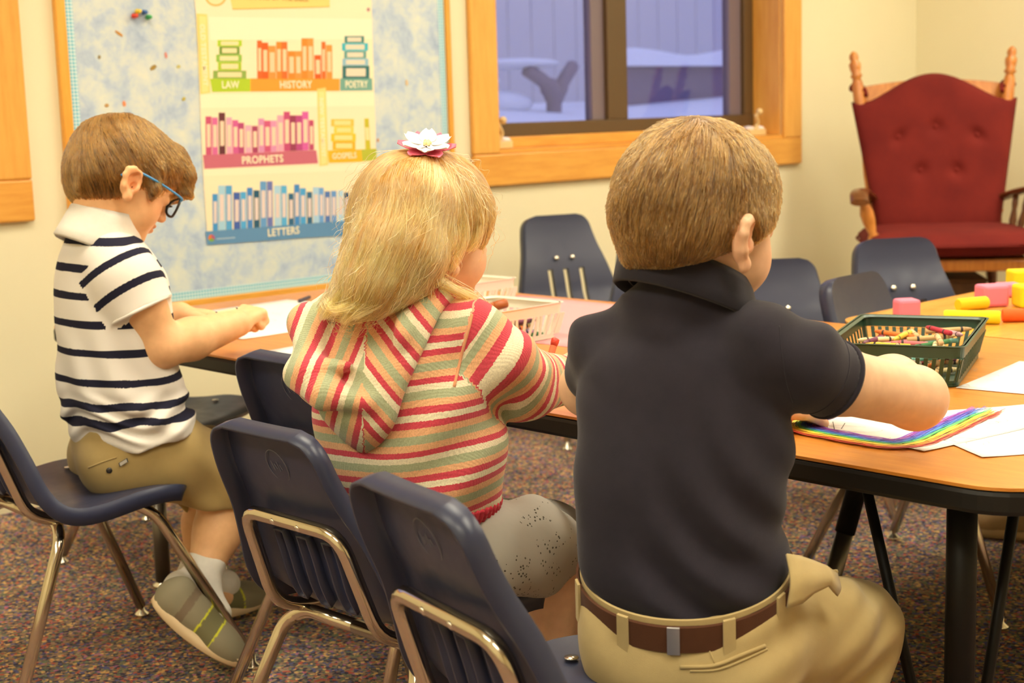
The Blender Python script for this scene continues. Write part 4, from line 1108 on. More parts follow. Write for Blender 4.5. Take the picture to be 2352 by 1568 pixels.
# ------------------------------------------------------------------ skin, cloth, hair materials
def skin_mat(name, col):
    m = mat(name, col, 0.48, spec=0.35); t = NT(m)
    a = t.n('ShaderNodeAttribute', attribute_name='col'); v = t.coords(); n = t.noise(v, 60, 3); n2 = t.noise(v, 700, 2)
    mx = t.n('ShaderNodeMix', data_type='RGBA', blend_type='MULTIPLY'); mx.inputs[0].default_value = 1
    t.l(a.outputs['Color'], mx.inputs[6]); t.l(t.ramp(n.outputs[0], [(.3, (.93, .90, .88)), (.7, (1.03, 1.02, 1.0))]), mx.inputs[7])
    t.l(mx.outputs[2], t.b.inputs['Base Color']); t.bump(n2.outputs[0], .08, .0006)
    t.b.inputs['Subsurface Weight'].default_value = .12; t.b.inputs['Subsurface Radius'].default_value = (.012, .005, .003); t.b.inputs['Subsurface Scale'].default_value = .6
    return m
def cloth_mat(name, col, weave=900, strength=.25, rough=.85, var=.08, fold=0.0):
    m = mat(name, col, rough, spec=.15); t = NT(m); v = t.coords(); n = t.noise(v, weave, 2); n2 = t.noise(v, 22, 4, .6)
    lo = tuple(c * (1 - var) for c in col[:3]); hi = tuple(min(1, c * (1 + var)) for c in col[:3])
    t.l(t.ramp(n2.outputs[0], [(.3, lo), (.7, hi)]), t.b.inputs['Base Color']); t.bump(n.outputs[0], strength, .0008)
    t.b.inputs['Sheen Weight'].default_value = .15
    return m
def hair_mat(name, root, tip):
    m = mat(name, root, .42, spec=.35); t = NT(m); h = t.n('ShaderNodeHairInfo')
    nz = t.noise(t.coords(), 38, 2, .5); ad = t.n('ShaderNodeMath', operation='MULTIPLY_ADD'); t.l(nz.outputs[0], ad.inputs[0]); ad.inputs[1].default_value = .5; ad.inputs[2].default_value = -.22
    a2 = t.n('ShaderNodeMath', operation='MULTIPLY_ADD'); t.l(h.outputs['Random'], a2.inputs[0]); a2.inputs[1].default_value = .95; t.l(ad.outputs[0], a2.inputs[2])
    c = t.ramp(a2.outputs[0], [(0, root), (.5, tuple((a + b) / 2 for a, b in zip(root, tip))), (1, tip)])
    hb = t.n('ShaderNodeBsdfHairPrincipled'); hb.model = 'CHIANG'; hb.parametrization = 'COLOR'
    t.l(c, hb.inputs['Color']); hb.inputs['Roughness'].default_value = .34; hb.inputs['Radial Roughness'].default_value = .5; hb.inputs['Random Roughness'].default_value = .3
    t.l(hb.outputs[0], t.t.nodes['Material Output'].inputs[0]); return m
def scalp_mat(name, lo, hi, sc=(1, 1, .25), scale=120):
    m = mat(name, lo, .6, spec=.2); t = NT(m); v = t.coords(sc); n = t.noise(v, scale, 4, .65)
    t.l(t.ramp(n.outputs[0], [(.32, lo), (.68, hi)]), t.b.inputs['Base Color']); t.bump(n.outputs[0], .6, .002); return m

def strands(name, PTS, radius, material, parent, taper=True):
    """PTS: (n, k, 3) points"""
    n, k, _ = PTS.shape; hc = bpy.data.hair_curves.new(name); hc.add_curves([k] * n)
    hc.attributes['position'].data.foreach_set('vector', PTS.astype(np.float32).ravel())
    ra = hc.attributes.get('radius') or hc.attributes.new('radius', 'FLOAT', 'POINT')
    t = np.linspace(0, 1, k); prof = radius * (1 - .65 * t ** 2) if taper else np.full(k, radius)
    ra.data.foreach_set('value', np.tile(prof, n).astype(np.float32))
    hc.materials.append(material); o = bpy.data.objects.new(name, hc); COL.objects.link(o)
    if parent is not None:
        o.parent = parent
        if parent.type == 'EMPTY': o.matrix_parent_inverse = parent.matrix_basis.inverted()
    o['kind'] = 'stuff'
    return o

def sample_mesh(V, Fc, n, rng):
    a, b, c = V[Fc[:, 0]], V[Fc[:, 1]], V[Fc[:, 2]]; A_ = np.linalg.norm(np.cross(b - a, V[Fc[:, 3]] - a), axis=1) + 1e-12
    i = rng.choice(len(Fc), n, p=A_ / A_.sum()); w = rng.random((n, 2)); q = Fc[i]
    u, v = w[:, :1], w[:, 1:]
    return V[q[:, 0]] * (1 - u) * (1 - v) + V[q[:, 1]] * u * (1 - v) + V[q[:, 2]] * u * v + V[q[:, 3]] * (1 - u) * v

def grow(fld, roots, dirfn, steps, length, lift, rng, jitter=.25):
    """short hair: follow the surface of a field"""
    n = len(roots); p = roots.copy(); out = [p.copy()]; jit = rng.normal(size=(n, 3)) * jitter * .3
    wx = [Waves(31 + i, 9, (25, 80)) for i in range(3)]; jit = jit + np.stack([q(roots) for q in wx], 1) * jitter; L = length * rng.uniform(.6, 1.15, n)[:, None] / steps
    for s in range(steps):
        g = fld.grad(p, .002); g /= np.linalg.norm(g, axis=1)[:, None] + 1e-9
        d = dirfn(p) + jit; d -= g * (d * g).sum(1)[:, None]; d /= np.linalg.norm(d, axis=1)[:, None] + 1e-9
        p = p + d * L; f = fld.ev(p); tgt = lift * ((s + 1) / steps) ** 1.4 * rng.uniform(.4, 1.3, n)
        p = p - g * np.clip(f - tgt, -.01, .01)[:, None]; out.append(p.copy())
    return np.stack(out, 1)

def clump(S, every, amount, rng):
    """pull strands into locks"""
    n = len(S); g = rng.choice(n, max(2, n // every), replace=False); G_ = S[g, 0]; best = np.zeros(n, int)
    for a in range(0, n, 2000):
        d = ((S[a:a + 2000, 0][:, None] - G_[None]) ** 2).sum(2); best[a:a + 2000] = d.argmin(1)
    t = np.linspace(0, 1, S.shape[1])[None, :, None] ** .8; c = amount * t * rng.uniform(.5, 1, (n, 1, 1))
    return S * (1 - c) + S[g[best]] * c

# ------------------------------------------------------------------ body pieces
def px_st(rows, Rt, Fw, ratio=.62, front=1.0):
    """rows v, uL, uR, depth -> loft stations whose outline falls on uL, uR"""
    out = []
    cr, cf = abs(RM[0] @ Rt), abs(RM[0] @ Fw)
    for r in rows:
        v, uL, uR, d = r[:4]; q = r[4] if len(r) > 4 else ratio
        s = (uR - uL) / 2 * d / F_PX; a = s / math.sqrt(cr * cr + (q * cf) ** 2); out.append((P((uL + uR) / 2, v, d), a, a * q * front, a * q))
    return out

class Head:
    """child's head in its own frame; f forward, r right, u up"""
    def __init__(s, c, az, pitch, roll=0.0, k=1.0, flare=.36):
        s.flare = flare
        a, p = math.radians(az), math.radians(pitch)
        f = np.array((math.cos(a) * math.cos(p), math.sin(a) * math.cos(p), -math.sin(p))); r = np.array((math.sin(a), -math.cos(a), 0)); u = np.cross(r, f)
        ro = math.radians(roll); r, u = r * math.cos(ro) + u * math.sin(ro), u * math.cos(ro) - r * math.sin(ro)
        s.c, s.f, s.r, s.u, s.k = np.array(c, float), f, r, u, k; s.ax = np.stack([f, r, u])
    def w(s, f, r, u): return s.c + (s.f * f + s.r * r + s.u * u) * s.k
    def loc(s, P_): return ((P_ - s.c) @ s.ax.T) / s.k
    def skin(s, F):
        k = s.k
        E = lambda c, r, kk=.012, op='u': F.el(s.w(*c), np.array(r) * k, s.ax, kk, op)
        E((-.006, 0, .028), (.090, .072, .080))
        E((.028, 0, -.022), (.058, .060, .070), .03)
        E((.040, 0, -.070), (.040, .040, .032), .025)
        E((.064, 0, -.092), (.018, .020, .014), .016)
        for q in (1, -1): E((.046, .034 * q, -.048), (.030, .026, .030), .02)
        E((.074, 0, .022), (.022, .048, .024), .025)
        for q in (1, -1): E((.092, .026 * q, -.008), (.012, .016, .011), .012, 's')
        for q in (1, -1): E((.078, .027 * q, -.009), (.0125, .0125, .0115), .004)
        F.rc(s.w(.085, 0, .0), .006 * k, s.w(.100, 0, -.034), .0085 * k, .010)
        for q in (1, -1): E((.093, .009 * q, -.037), (.007, .006, .005), .006)
        E((.086, 0, -.058), (.008, .018, .0048), .006); E((.084, 0, -.068), (.008, .016, .0055), .006)
        E((.092, 0, -.063), (.006, .02, .0010), .003, 's')
        for q in (1, -1):
            e = s.ear(q)
            F.el(e(0, 0, 0), np.array((.0190, .0085, .0265)) * k, s.earax(q), .008)
            rim = [e(-.004, .004, -.027), e(-.0145, .007, -.013), e(-.0180, .010, .006), e(-.0140, .0110, .0175), e(-.004, .0105, .0230), e(.008, .007, .0200), e(.0145, .003, .010)]
            F.chain(rim, [.0052 * k, .0048 * k, .0050 * k, .0054 * k, .0054 * k, .0048 * k, .0035 * k], .005)
            F.el(e(.002, .0075, .0165), np.array((.0125, .0060, .0085)) * k, s.earax(q), .006)
            F.el(e(-.003, .003, -.029), np.array((.009, .006, .009)) * k, s.earax(q), .006)
            F.el(e(.001, .0100, .004), np.array((.0105, .0070, .0165)) * k, s.earax(q), .004, 's'); F.el(e(.004, .004, -.004), np.array((.006, .008, .008)) * k, s.earax(q), .003, 's')
            F.el(e(.0125, .004, -.006), np.array((.0045, .005, .008)) * k, s.earax(q), .003)
    def earax(s, q):
        fl = s.flare; b = nrm(-s.f * .93 + s.r * q * fl); o = nrm(s.r * q * .93 + s.f * fl); t = nrm(s.u * .97 - s.f * .2)
        return np.stack([-b, o, t])
    def ear(s, q):
        A_ = s.earax(q); c = s.w(-.012, .079 * q, -.028)
        return lambda a, o, t: c + (A_[0] * a + A_[1] * o + A_[2] * t) * s.k
    def colours(s, V, base):
        """natural reddening of lips, cheeks, ears and nose"""
        C = np.tile(np.array(base[:3]), (len(V), 1)); q = s.loc(V)
        def blend(c, r, col, amt):
            w = np.exp(-(((q - np.array(c)) / np.array(r)) ** 2).sum(1))[:, None] * amt; C[:] = C * (1 - w) + np.array(col) * w
        red = np.array(base[:3]) * (1.02, .68, .62)
        blend((.088, 0, -.063), (.012, .017, .009), np.array(base[:3]) * (.86, .42, .42), .9)
        for t in (1, -1):
            blend((.06, .04 * t, -.04), (.03, .025, .022), red, .5); blend((-.012, .084 * t, -.028), (.022, .014, .032), red, .6)
            blend((.088, .027 * t, .012), (.012, .016, .004), np.array(base[:3]) * (.4, .3, .25), .8)
            blend((.0905, .027 * t, -.0145), (.006, .012, .0028), (.05, .03, .02), .9)
        blend((.10, 0, -.034), (.012, .012, .01), red, .5)
        return C

def hand(F, wrist, d, nrm_, side, k=1.0, curl=(.5, .5, .55, .6), thumb=.5, kk=.004):
    """d: from wrist to knuckles, nrm_: back of the hand; side: +1 thumb on the left of d seen from the back"""
    d = nrm(d); n_ = nrm(np.array(nrm_) - d * (np.array(nrm_) @ d)); l = np.cross(n_, d) * side
    W = np.array(wrist, float)
    for i, o in enumerate((.016, .006, -.005, -.015)):
        F.rc(W + l * o * .55 * k, .011 * k, W + (d * .046 + l * o) * k, .0085 * k, .010)
    for i, (o, L_) in enumerate(zip((.018, .0065, -.0055, -.017), (.047, .052, .048, .038))):
        p = W + (d * .048 + l * o) * k; a = 0.0; cu = curl[i]; seg = [p]
        for j, fr in enumerate((.42, .32, .26)):
            a += cu * (1.0, 1.25, .9)[j]; p = p + (d * math.cos(a) - n_ * math.sin(a)) * L_ * fr * k; seg.append(p)
        F.chain(seg, [.0078 * k, .0072 * k, .0066 * k, .0056 * k], kk)
    t0 = W + (d * .008 + l * .016 - n_ * .002) * k; t1 = W + (d * .028 + l * .030 - n_ * (.006 + .010 * thumb)) * k; t2 = W + (d * .046 + l * (.032 - .016 * thumb) - n_ * (.010 + .018 * thumb)) * k; t3 = W + (d * .062 + l * (.030 - .026 * thumb) - n_ * (.012 + .022 * thumb)) * k
    F.chain([t0, t1, t2, t3], [.011 * k, .0088 * k, .0076 * k, .006 * k], kk)

def wpart(mb, name, m, parent, **kw):
    """a piece modelled in room coordinates, hung under a person"""
    o = mb.build(name, m, parent, **kw)
    if parent.type == 'EMPTY': o.matrix_parent_inverse = parent.matrix_basis.inverted()
    return o

def short_hair(root, H, name, seed, cap, cuts, whorl, mats, n, length, lift, h=.0035, extra=None, sweep=(0, 0, -1.0), jitter=.25, rad=.0005, bumps=.002):
    """hair cap in the head's frame plus strands that follow it"""
    F = Field()
    for c, r, k in cap: F.el(H.w(*c), np.array(r) * H.k, H.ax, k)
    if extra: extra(F)
    for kind, *a in cuts:
        if kind == 'el': F.el(H.w(*a[0]), np.array(a[1]) * H.k, H.ax, a[2], 's')
        else:
            nn, off = H.ax.T @ np.array(a[0], float), a[1]; nl = np.linalg.norm(nn); nn = nn / nl
            fn = (lambda nn, off: (lambda P_: (P_ - H.c) @ nn - off * H.k))(nn, off / nl)      # keeps the side where fn > 0
            F.add(fn, H.c - .2, H.c + .2, a[2], 's')
    wv = Waves(seed, 14, (60, 160)); F.post = lambda P_, f: f + bumps * wv(P_)
    V, Fc = F.surface(h, 1)
    base = mesh_obj(name, V, Fc, mats[0], root)
    rng = np.random.default_rng(seed); R_ = sample_mesh(V, Fc, n, rng); W_ = H.w(*whorl); sw = H.ax.T @ np.array(sweep)
    def dirfn(p):
        d = p - W_; L = np.linalg.norm(d, axis=1)[:, None]; t = d / (L + 1e-6); tw = np.cross(t, H.u) * .35
        return t * .55 + sw * np.clip(L / .06, 0, 1) * .75 + tw * np.exp(-(L / .05) ** 2)
    S = clump(grow(F, R_, dirfn, 7, length, lift, rng, jitter), 18, .5, rng)
    strands('hair_strands', S, rad, mats[1], base)
    return base, F

def hem_ring(parent, c, d, r, tr, m, name='hem_band'):
    e1 = nrm(np.cross(d, (0.2, 0.1, 1))); e2 = np.cross(d, e1)
    return wpart(MB().tube([c + (e1 * math.cos(t) + e2 * math.sin(t)) * r for t in np.linspace(0, 2 * math.pi, 49)[:-1]], tr, 6, closed=True), name, m, parent, smooth=True)

def surf_px(Fd, uv, d0, d1, lift=0.0):
    """first point of a field's surface met along the line of sight through each pixel"""
    out = []; ds = np.linspace(d0, d1, 240)
    for u, v in uv:
        r = ray(u, v); pts = np.array([0, 0, CAM_H]) + ds[:, None] * r; f = Fd.ev(pts); i = np.argmax(f < 0)
        if f[i] >= 0: i = int(np.argmin(f))
        t = f[i - 1] / (f[i - 1] - f[i] + 1e-9) if i > 0 and f[i] < 0 else 0; d = ds[max(i - 1, 0)] + t * (ds[1] - ds[0]); out.append(np.array([0, 0, CAM_H]) + (d - lift) * r)
    return np.array(out)
# ------------------------------------------------------------------ the boy in the striped polo shirt
def build_boy():
    root = empty('person', (1.36, 2.46, 0)); tag(root, 'seated child in a white polo with navy stripes, blue glasses and khaki shorts', 'person', 'children at the long table')
    az = math.radians(-2); Fw = np.array((math.cos(az), math.sin(az), 0)); Rt = np.array((math.sin(az), -math.cos(az), 0)); Z = np.array((0, 0, 1.))
    H = Head(P(283, 408, 2.715), -8, 31, 9, .97, .02)
    base = (.84, .50, .26)
    B = Field(); H.skin(B)
    B.rc(H.w(-.030, 0, -.055), .044, P(235, 545, 2.70), .050, .03)
    tor = px_st([(545, 185, 285, 2.72, .8), (620, 168, 340, 2.72, .75), (720, 160, 372, 2.73, .75), (820, 165, 385, 2.74, .78), (920, 172, 405, 2.75, .8), (1000, 185, 420, 2.76, .8), (1070, 205, 400, 2.77, .8)], Rt, Fw, .75)
    B.loft(tor, Rt, Fw, k=.03)
    shR, elR, wrR = P(262, 600, 2.655), P(372, 795, 2.685), P(545, 742, 2.81)
    B.chain([shR, P(325, 705, 2.665), elR], [.040, .041, .038], .02); B.chain([elR, P(440, 778, 2.73), wrR], [.039, .0385, .0265], .012)
    hand(B, wrR, P(572, 722, 2.845) - wrR, nrm(Z + RM[2] * -.55), 1, 1.2, (1.15, 1.2, 1.2, 1.25), .75)
    shL, elL, wrL = P(225, 590, 2.84), P(330, 745, 2.98), P(415, 722, 2.985)
    B.chain([shL, elL], [.045, .038], .02); B.chain([elL, wrL], [.036, .025], .012)
    hand(B, wrL, P(470, 722, 3.02) - wrL, Z, -1, 1.2, (.16, .16, .18, .2), .2)
    hR, kR, aR = P(270, 1065, 2.72), P(520, 1105, 2.835), P(455, 1345, 2.775)
    hL, kL, aL = P(240, 1050, 2.86), P(505, 1085, 3.00), P(452, 1330, 2.98)
    B.chain([hR, kR, P(500, 1220, 2.82), aR], [.062, .048, .043, .029], .02); B.chain([hL, kL, P(470, 1200, 2.99), aL], [.062, .048, .042, .029], .02)
    for an, toe in ((aR, onz(508, 1500, .05)), (aL, np.array((aL[0] + .09, aL[1] - .02, .03)))): B.chain([an, an * .5 + toe * .5 + np.array((0, 0, -.01)), toe], [.027, .022, .014], .015)
    V, Fc = B.surface(.0034)
    mesh_obj('body', V, Fc, skin_mat('tanned_skin', (.84, .50, .26, 1)), root, {'col': H.colours(V, base)})
    # ---- hair with a long swept fringe
    cap = [((-.010, 0, .028), (.102, .083, .088), .01), ((-.050, 0, -.014), (.058, .074, .070), .03), ((.055, 0, .046), (.048, .064, .042), .03)]
    cuts = [('el', (.118, 0, -.078), (.072, .12, .096), .008), ('pl', (-.62, 0, 1.0), -.060, .008), ('el', (-.002, .098, -.040), (.025, .032, .035), .006), ('el', (-.002, -.098, -.040), (.025, .032, .035), .006)]
    mats = (scalp_mat('light_brown_scalp', srgb(72, 46, 18), srgb(108, 72, 33)), hair_mat('light_brown_hair', srgb(54, 32, 9)[:3], srgb(164, 110, 46)[:3]))
    def fr(F):
        for r_ in (-.045, -.02, .01, .035): F.chain([H.w(.070, r_ * .8, .078), H.w(.098, r_, .050), H.w(.112, r_ * 1.02, .014), H.w(.110, r_, -.004)], [.020, .015, .010, .004], .015)
        F.chain([H.w(.03, .070, .02), H.w(.036, .073, -.012), H.w(.036, .071, -.036)], [.014, .008, .003], .012)
        F.rc(H.w(-.080, .03, -.045), .014, H.w(-.080, .03, -.07), .005, .012)
    short_hair(root, H, 'hair', 8, cap, cuts, (-.055, -.02, .098), mats, 14000, .048, .003, extra=fr, sweep=(.65, 0, -.55), jitter=.22, rad=.0006)
    # ---- glasses: blue temple, dark rims
    M_BLU = mat('sky_blue_plastic', srgb(70, 150, 214), .35); M_DK = mat('black_rim_plastic', (.012, .012, .014), .3)
    rim = MB()
    def rimp(q, t): return H.w(.106 - .006 * abs(math.cos(t)) , (.029 + .023 * math.cos(t)) * q, -.012 + .019 * math.sin(t))
    for q in (1, -1): rim.tube([rimp(q, t) for t in np.linspace(0, 6.283, 28)[:-1]], .0026 * H.k, 6, closed=True)
    rim.tube([H.w(.105, -.006, -.006), H.w(.110, 0, -.003), H.w(.105, .006, -.006)], .0018, 6)
    gl = wpart(rim, 'glasses', M_DK, root, smooth=True)
    for q in (1, -1):
        wpart(MB().tube(bez([H.w(.100, .054 * q, -.004), H.w(.094, .066 * q, -.002), H.w(.05, .079 * q, -.002), H.w(.0, .086 * q, -.004), H.w(-.022, .087 * q, -.010), H.w(-.036, .083 * q, -.026)], 4), .0022, 6), 'temple', M_BLU, gl, smooth=True)
        g = MB(); g.add([rimp(q, t) for t in np.linspace(0, 6.283, 28)[:-1]], [tuple(range(27))])
        M_LN = mat('clear_lens', (1, 1, 1), .02)
        if not M_LN.get('done'):
            t = NT(M_LN); tr_ = t.n('ShaderNodeBsdfTransparent'); gs = t.n('ShaderNodeBsdfGlossy'); gs.inputs['Roughness'].default_value = .03; mx = t.n('ShaderNodeMixShader'); mx.inputs[0].default_value = .06
            t.l(tr_.outputs[0], mx.inputs[1]); t.l(gs.outputs[0], mx.inputs[2]); t.l(mx.outputs[0], t.t.nodes['Material Output'].inputs[0]); M_LN['done'] = 1
        wpart(g, 'lens', M_LN, gl)
    # ---- shirt
    S = Field()
    rows = [(992, 166, 456, 2.770, .80), (972, 158, 452, 2.766, .80), (950, 150, 440, 2.762, .80), (900, 138, 424, 2.755, .79), (850, 131, 412, 2.75, .78), (780, 127, 402, 2.742, .77), (700, 121, 394, 2.735, .76),
            (640, 122, 386, 2.728, .75), (595, 130, 360, 2.722, .74), (560, 143, 334, 2.718, .72), (530, 158, 304, 2.712, .72), (508, 170, 280, 2.706, .72)]
    S.loft(px_st(rows, Rt, Fw, .76), Rt, Fw, k=.02, n=2.2, shear=lambda t: np.interp(t, [.40, .50, .62], [-.16, -.06, .0]))
    slv = [P(258, 600, 2.66), P(290, 650, 2.652), P(323, 713, 2.658)]
    S.rc(slv[0], .052, slv[1], .058, .022); S.cone(slv[1] - (slv[2] - slv[1]) * .3, .058, slv[2], .060, .012)
    S.rc(P(225, 590, 2.83), .05, P(255, 640, 2.88), .052, .022); S.cone(P(245, 622, 2.86), .05, P(290, 690, 2.93), .05, .012)
    hd = nrm(slv[2] - slv[0]); hc = slv[2] + hd * .006
    wv = Waves(12, 12, (14, 45), (1, 1, 1.5)); dg = nrm(RM[0] * .62 - RM[1] * -.78)
    def folds(P_, f):
        low = np.clip((.70 - P_[:, 2]) / .2, 0, 1); ax_ = (P_ - P(280, 800, 2.7)) @ nrm(RM[0] * .80 - RM[1] * .6); b_ = (P_ - P(280, 800, 2.7)) @ nrm(RM[0] * .6 + RM[1] * .8)
        waist_ = np.exp(-((P_[:, 2] - .475) / .035) ** 2)
        return f + low * .0035 * np.sin(ax_ * 95 + 1.5 * np.sin(b_ * 22)) + .002 * wv(P_) + waist_ * .006 * np.sin((P_[:, 2] - .02 * np.sin(ax_ * 40)) * 190)
    S.post = folds
    V, Fc = S.surface(.0040)
    # stripe coordinate: height on the trunk, length along the sleeve on the sleeves
    def axial(a, b, r):
        d = b - a; L = np.linalg.norm(d); d = d / L; t = (V - a) @ d; off = np.linalg.norm(V - a - t[:, None] * d, axis=1); return t, off
    bb_ = (V - P(280, 800, 2.7)) @ nrm(RM[0])
    wz = V[:, 2] + .010 * (V[:, 0] - 1.35) + .0035 * np.sin(bb_ * 60 + V[:, 2] * 30) * np.clip((.56 - V[:, 2]) / .1, 0, 1) + .002 * wv(V) - np.clip((.50 - V[:, 2]) / .08, 0, 1) * .10 * (V[:, 0] - 1.33)
    zs = [ony(u, v, 2.36)[2] + .010 * (ony(u, v, 2.36)[0] - 1.35) for u, v in ((200, 563), (180, 626), (180, 690), (190, 755), (215, 820), (250, 885), (250, 940), (260, 976))]
    st = np.zeros(len(V))
    for z in zs: st = np.maximum(st, np.exp(-((wz - z) / .0072) ** 8))
    for a, b in ((slv[0], slv[2]), (P(225, 590, 2.83), P(290, 690, 2.93))):
        t, off = axial(a, b, .06); L = np.linalg.norm(b - a); m_ = (off < .066) & (t > -.005)
        ss = np.zeros(len(V))
        for q in (.014, .064): ss = np.maximum(ss, np.exp(-((t - q) / .0072) ** 8))
        near = np.exp(-np.clip(np.abs(off - .055) - .02, 0, 1) / .004); wgt = np.clip((t + .005) / .004, 0, 1) * (off < .07) * (t < L + .012)
        if a is slv[0]:
            out = ((V - P(255, 640, 2.7)) @ Rt > .012) | ((V - P(255, 640, 2.7)) @ Rt * 1.0 + .35 * ((V - a) @ hd) > .03)
            wgt = wgt * out
        st = st * (1 - wgt) + ss * wgt
    M_P = mat('white_navy_striped_jersey', (.8, .8, .8), .85, spec=.15); t = NT(M_P); at = t.n('ShaderNodeAttribute', attribute_name='stripe')
    t.l(t.ramp(at.outputs['Fac'], [(.44, (.80, .76, .70)), (.56, (.016, .016, .034))]), t.b.inputs['Base Color']); t.bump(t.noise(t.coords(), 1200, 2).outputs[0], .25, .0008)
    shirt = mesh_obj('polo_shirt', V, Fc, M_P, root, {'stripe': st})
    hem_ring(shirt, slv[2] - hd * .001, nrm(slv[2] - slv[1]), .0575, .0035, cloth_mat('white_jersey', (.80, .76, .70, 1), 1200, .25))
    # collar
    nk = P(238, 534, 2.702); tl = nrm(nrm(H.w(-.02, 0, -.06) - P(235, 560, 2.70)) + Fw * .22); f2 = nrm(Fw - tl * (Fw @ tl)); r2 = np.cross(tl, f2) * -1
    rows = []
    for s_, z0 in ((1.0, .004), (1.02, .030), (1.06, .040), (1.12, .040), (1.22, .024), (1.36, .000), (1.46, -.016), (1.42, -.020), (1.25, .000)):
        rows.append([nk + r2 * .055 * s_ * math.sin(a) - f2 * .058 * s_ * math.cos(a) + tl * (z0 - .016 * (1 - math.cos(a)) * (s_ > 1.1)) for a in np.linspace(-2.75, 2.75, 46)])
    wpart(MB().grid(rows), 'collar', cloth_mat('cream_rib_knit', (.80, .76, .68, 1), 1700, .5), shirt, smooth=True, solid=.0022)
    # ---- shorts
    T_ = Field()
    T_.loft(px_st([(1112, 215, 410, 2.785, .85), (1080, 188, 424, 2.782, .85), (1040, 172, 440, 2.778, .85), (1000, 166, 446, 2.772, .84), (970, 170, 440, 2.77, .82)], Rt, Fw, .84), Rt, Fw, k=.03)
    T_.chain([P(275, 1058, 2.72), P(400, 1055, 2.77), P(495, 1078, 2.825)], [.074, .072, .070], .03); T_.chain([P(495, 1078, 2.825), P(502, 1125, 2.825)], [.068, .067], .03)
    T_.chain([P(245, 1045, 2.86), P(470, 1060, 2.985)], [.072, .066], .03); T_.chain([P(470, 1065, 2.985), P(480, 1120, 2.98)], [.064, .062], .03)
    cdir = nrm(np.array((-.25, 0, -1))); cp = P(480, 1160, 2.82)
    T_.add(lambda P_: np.maximum(-((P_ - cp) @ cdir), np.linalg.norm((P_ - cp), axis=1) - .16), cp - .18, cp + .18, .004, 's')
    w2 = Waves(19, 14, (18, 55)); T_.post = lambda P_, f: f + .0028 * w2(P_) + .004 * np.sin(((P_ - P(430, 1080, 2.8)) @ nrm(RM[0] * .75 + RM[1] * -.66)) * 80) * np.clip((P_[:, 0] - 1.36) / .1, 0, 1)
    V, Fc = T_.surface(.0045)
    M_K = cloth_mat('olive_khaki_twill', srgb(172, 148, 96), 1300, .3, .85, .06); sho = mesh_obj('shorts', V, Fc, M_K, root)
    def on(p):
        p = np.array(p, float)
        for _ in range(6): f = T_.ev(p); g = T_.grad(p); p = p - (np.clip(f, -.01, .01) / ((g * g).sum(1) + 1e-6))[:, None] * g
        return p
    wpart(MB().tube(surf_px(T_, bez([(203, 1074), (235, 1061), (268, 1050)], 5), 2.4, 2.95), .0016, 5), 'pocket_edge', M_K, sho, smooth=True)
    tg = surf_px(T_, [(272, 1063), (292, 1051), (295, 1060), (275, 1072)], 2.4, 2.95, .004); cgt = tg.mean(0); nn = nrm(np.cross(tg[1] - tg[0], tg[3] - tg[0])); nn = nn * np.sign(nn @ (np.array((0, 0, 1)) - cgt)); 
    wpart(MB().add([p + nn * .0012 for p in tg], [(0, 1, 2, 3)]), 'brand_tab', mat('black_tab', (.02, .02, .02), .6), sho, solid=.001)
    tg2 = [cgt + (p - cgt) * np.array((.8,) * 3) for p in tg]; wpart(MB().add([p + nn * .0019 for p in tg2], [(0, 1, 2, 3)]), 'tab_lettering', mat('tab_grey', (.45, .42, .36), .6), sho)
    bt = surf_px(T_, [(251, 1080)], 2.4, 2.95)[0]; wpart(MB().lathe([(.0055, -.001), (.0055, .001), (.003, .0022), (.001, .0022)], 10, Matrix.Translation(bt) @ Vector(nn).to_track_quat('Z', 'Y').to_matrix().to_4x4()), 'button', mat('dark_button', (.03, .025, .02), .3), sho, smooth=True)
    # ---- socks and shoes
    M_SK = cloth_mat('white_rib_sock', (.78, .75, .68, 1), 700, .6)
    def foot(an, kn, heel, toe, up, nm_side):
        d = nrm(an - kn); K = Field()
        K.chain([an - d * .045, an, an * .55 + heel * .45 + up * .015], [.036, .0355, .036], .01); K.rc(an, .034, an * .6 + toe * .4 + up * .01, .03, .02)
        K.add(lambda P_: np.maximum(((P_ - (an - d * .055)) @ d), np.linalg.norm(P_ - an + d * .08, axis=1) - .09), an - .15, an + .15, .003, 's')
        wr = Waves(3, 6, (40, 80)); K.post = lambda P_, f: f + .0012 * wr(P_)
        V_, F_ = K.surface(.0035); wpart_ = mesh_obj('sock', V_, F_, M_SK, root)
        ax_ = nrm(toe - heel); up = nrm(up - ax_ * (up @ ax_)); sd = np.cross(up, ax_); L = np.linalg.norm(toe - heel)
        U = Field(); A_ = np.stack([ax_, sd, up]); q = lambda a, s, u_: heel + ax_ * a * L + sd * s + up * u_
        U.el(q(.24, 0, .040), (.055, .034, .036), A_, .02); U.el(q(.52, 0, .032), (.070, .037, .030), A_, .03); U.el(q(.78, 0, .022), (.052, .039, .024), A_, .03); U.el(q(.12, 0, .045), (.028, .030, .040), A_, .02)
        U.el(an + d * -.01, (.034, .034, .05), A_, .006, 's')
        V_, F_ = U.surface(.0035); z_ = (V_ - heel) @ ax_ / L
        Cc = np.tile(np.array(srgb(136, 128, 104)[:3]), (len(V_), 1)); Cc[(z_ > .45) & (z_ < .64)] = srgb(112, 108, 74)[:3]; Cc[(z_ > .22) & (z_ < .30)] = srgb(120, 104, 84)[:3]; Cc[((z_ > .445) & (z_ < .462)) | ((z_ > .632) & (z_ < .65))] = srgb(206, 206, 50)[:3]
        M_U = attr_mat('grey_olive_mesh_fabric', rough=.85); shoe = mesh_obj('shoe', V_, F_, M_U, root, {'col': Cc})
        rows_ = []
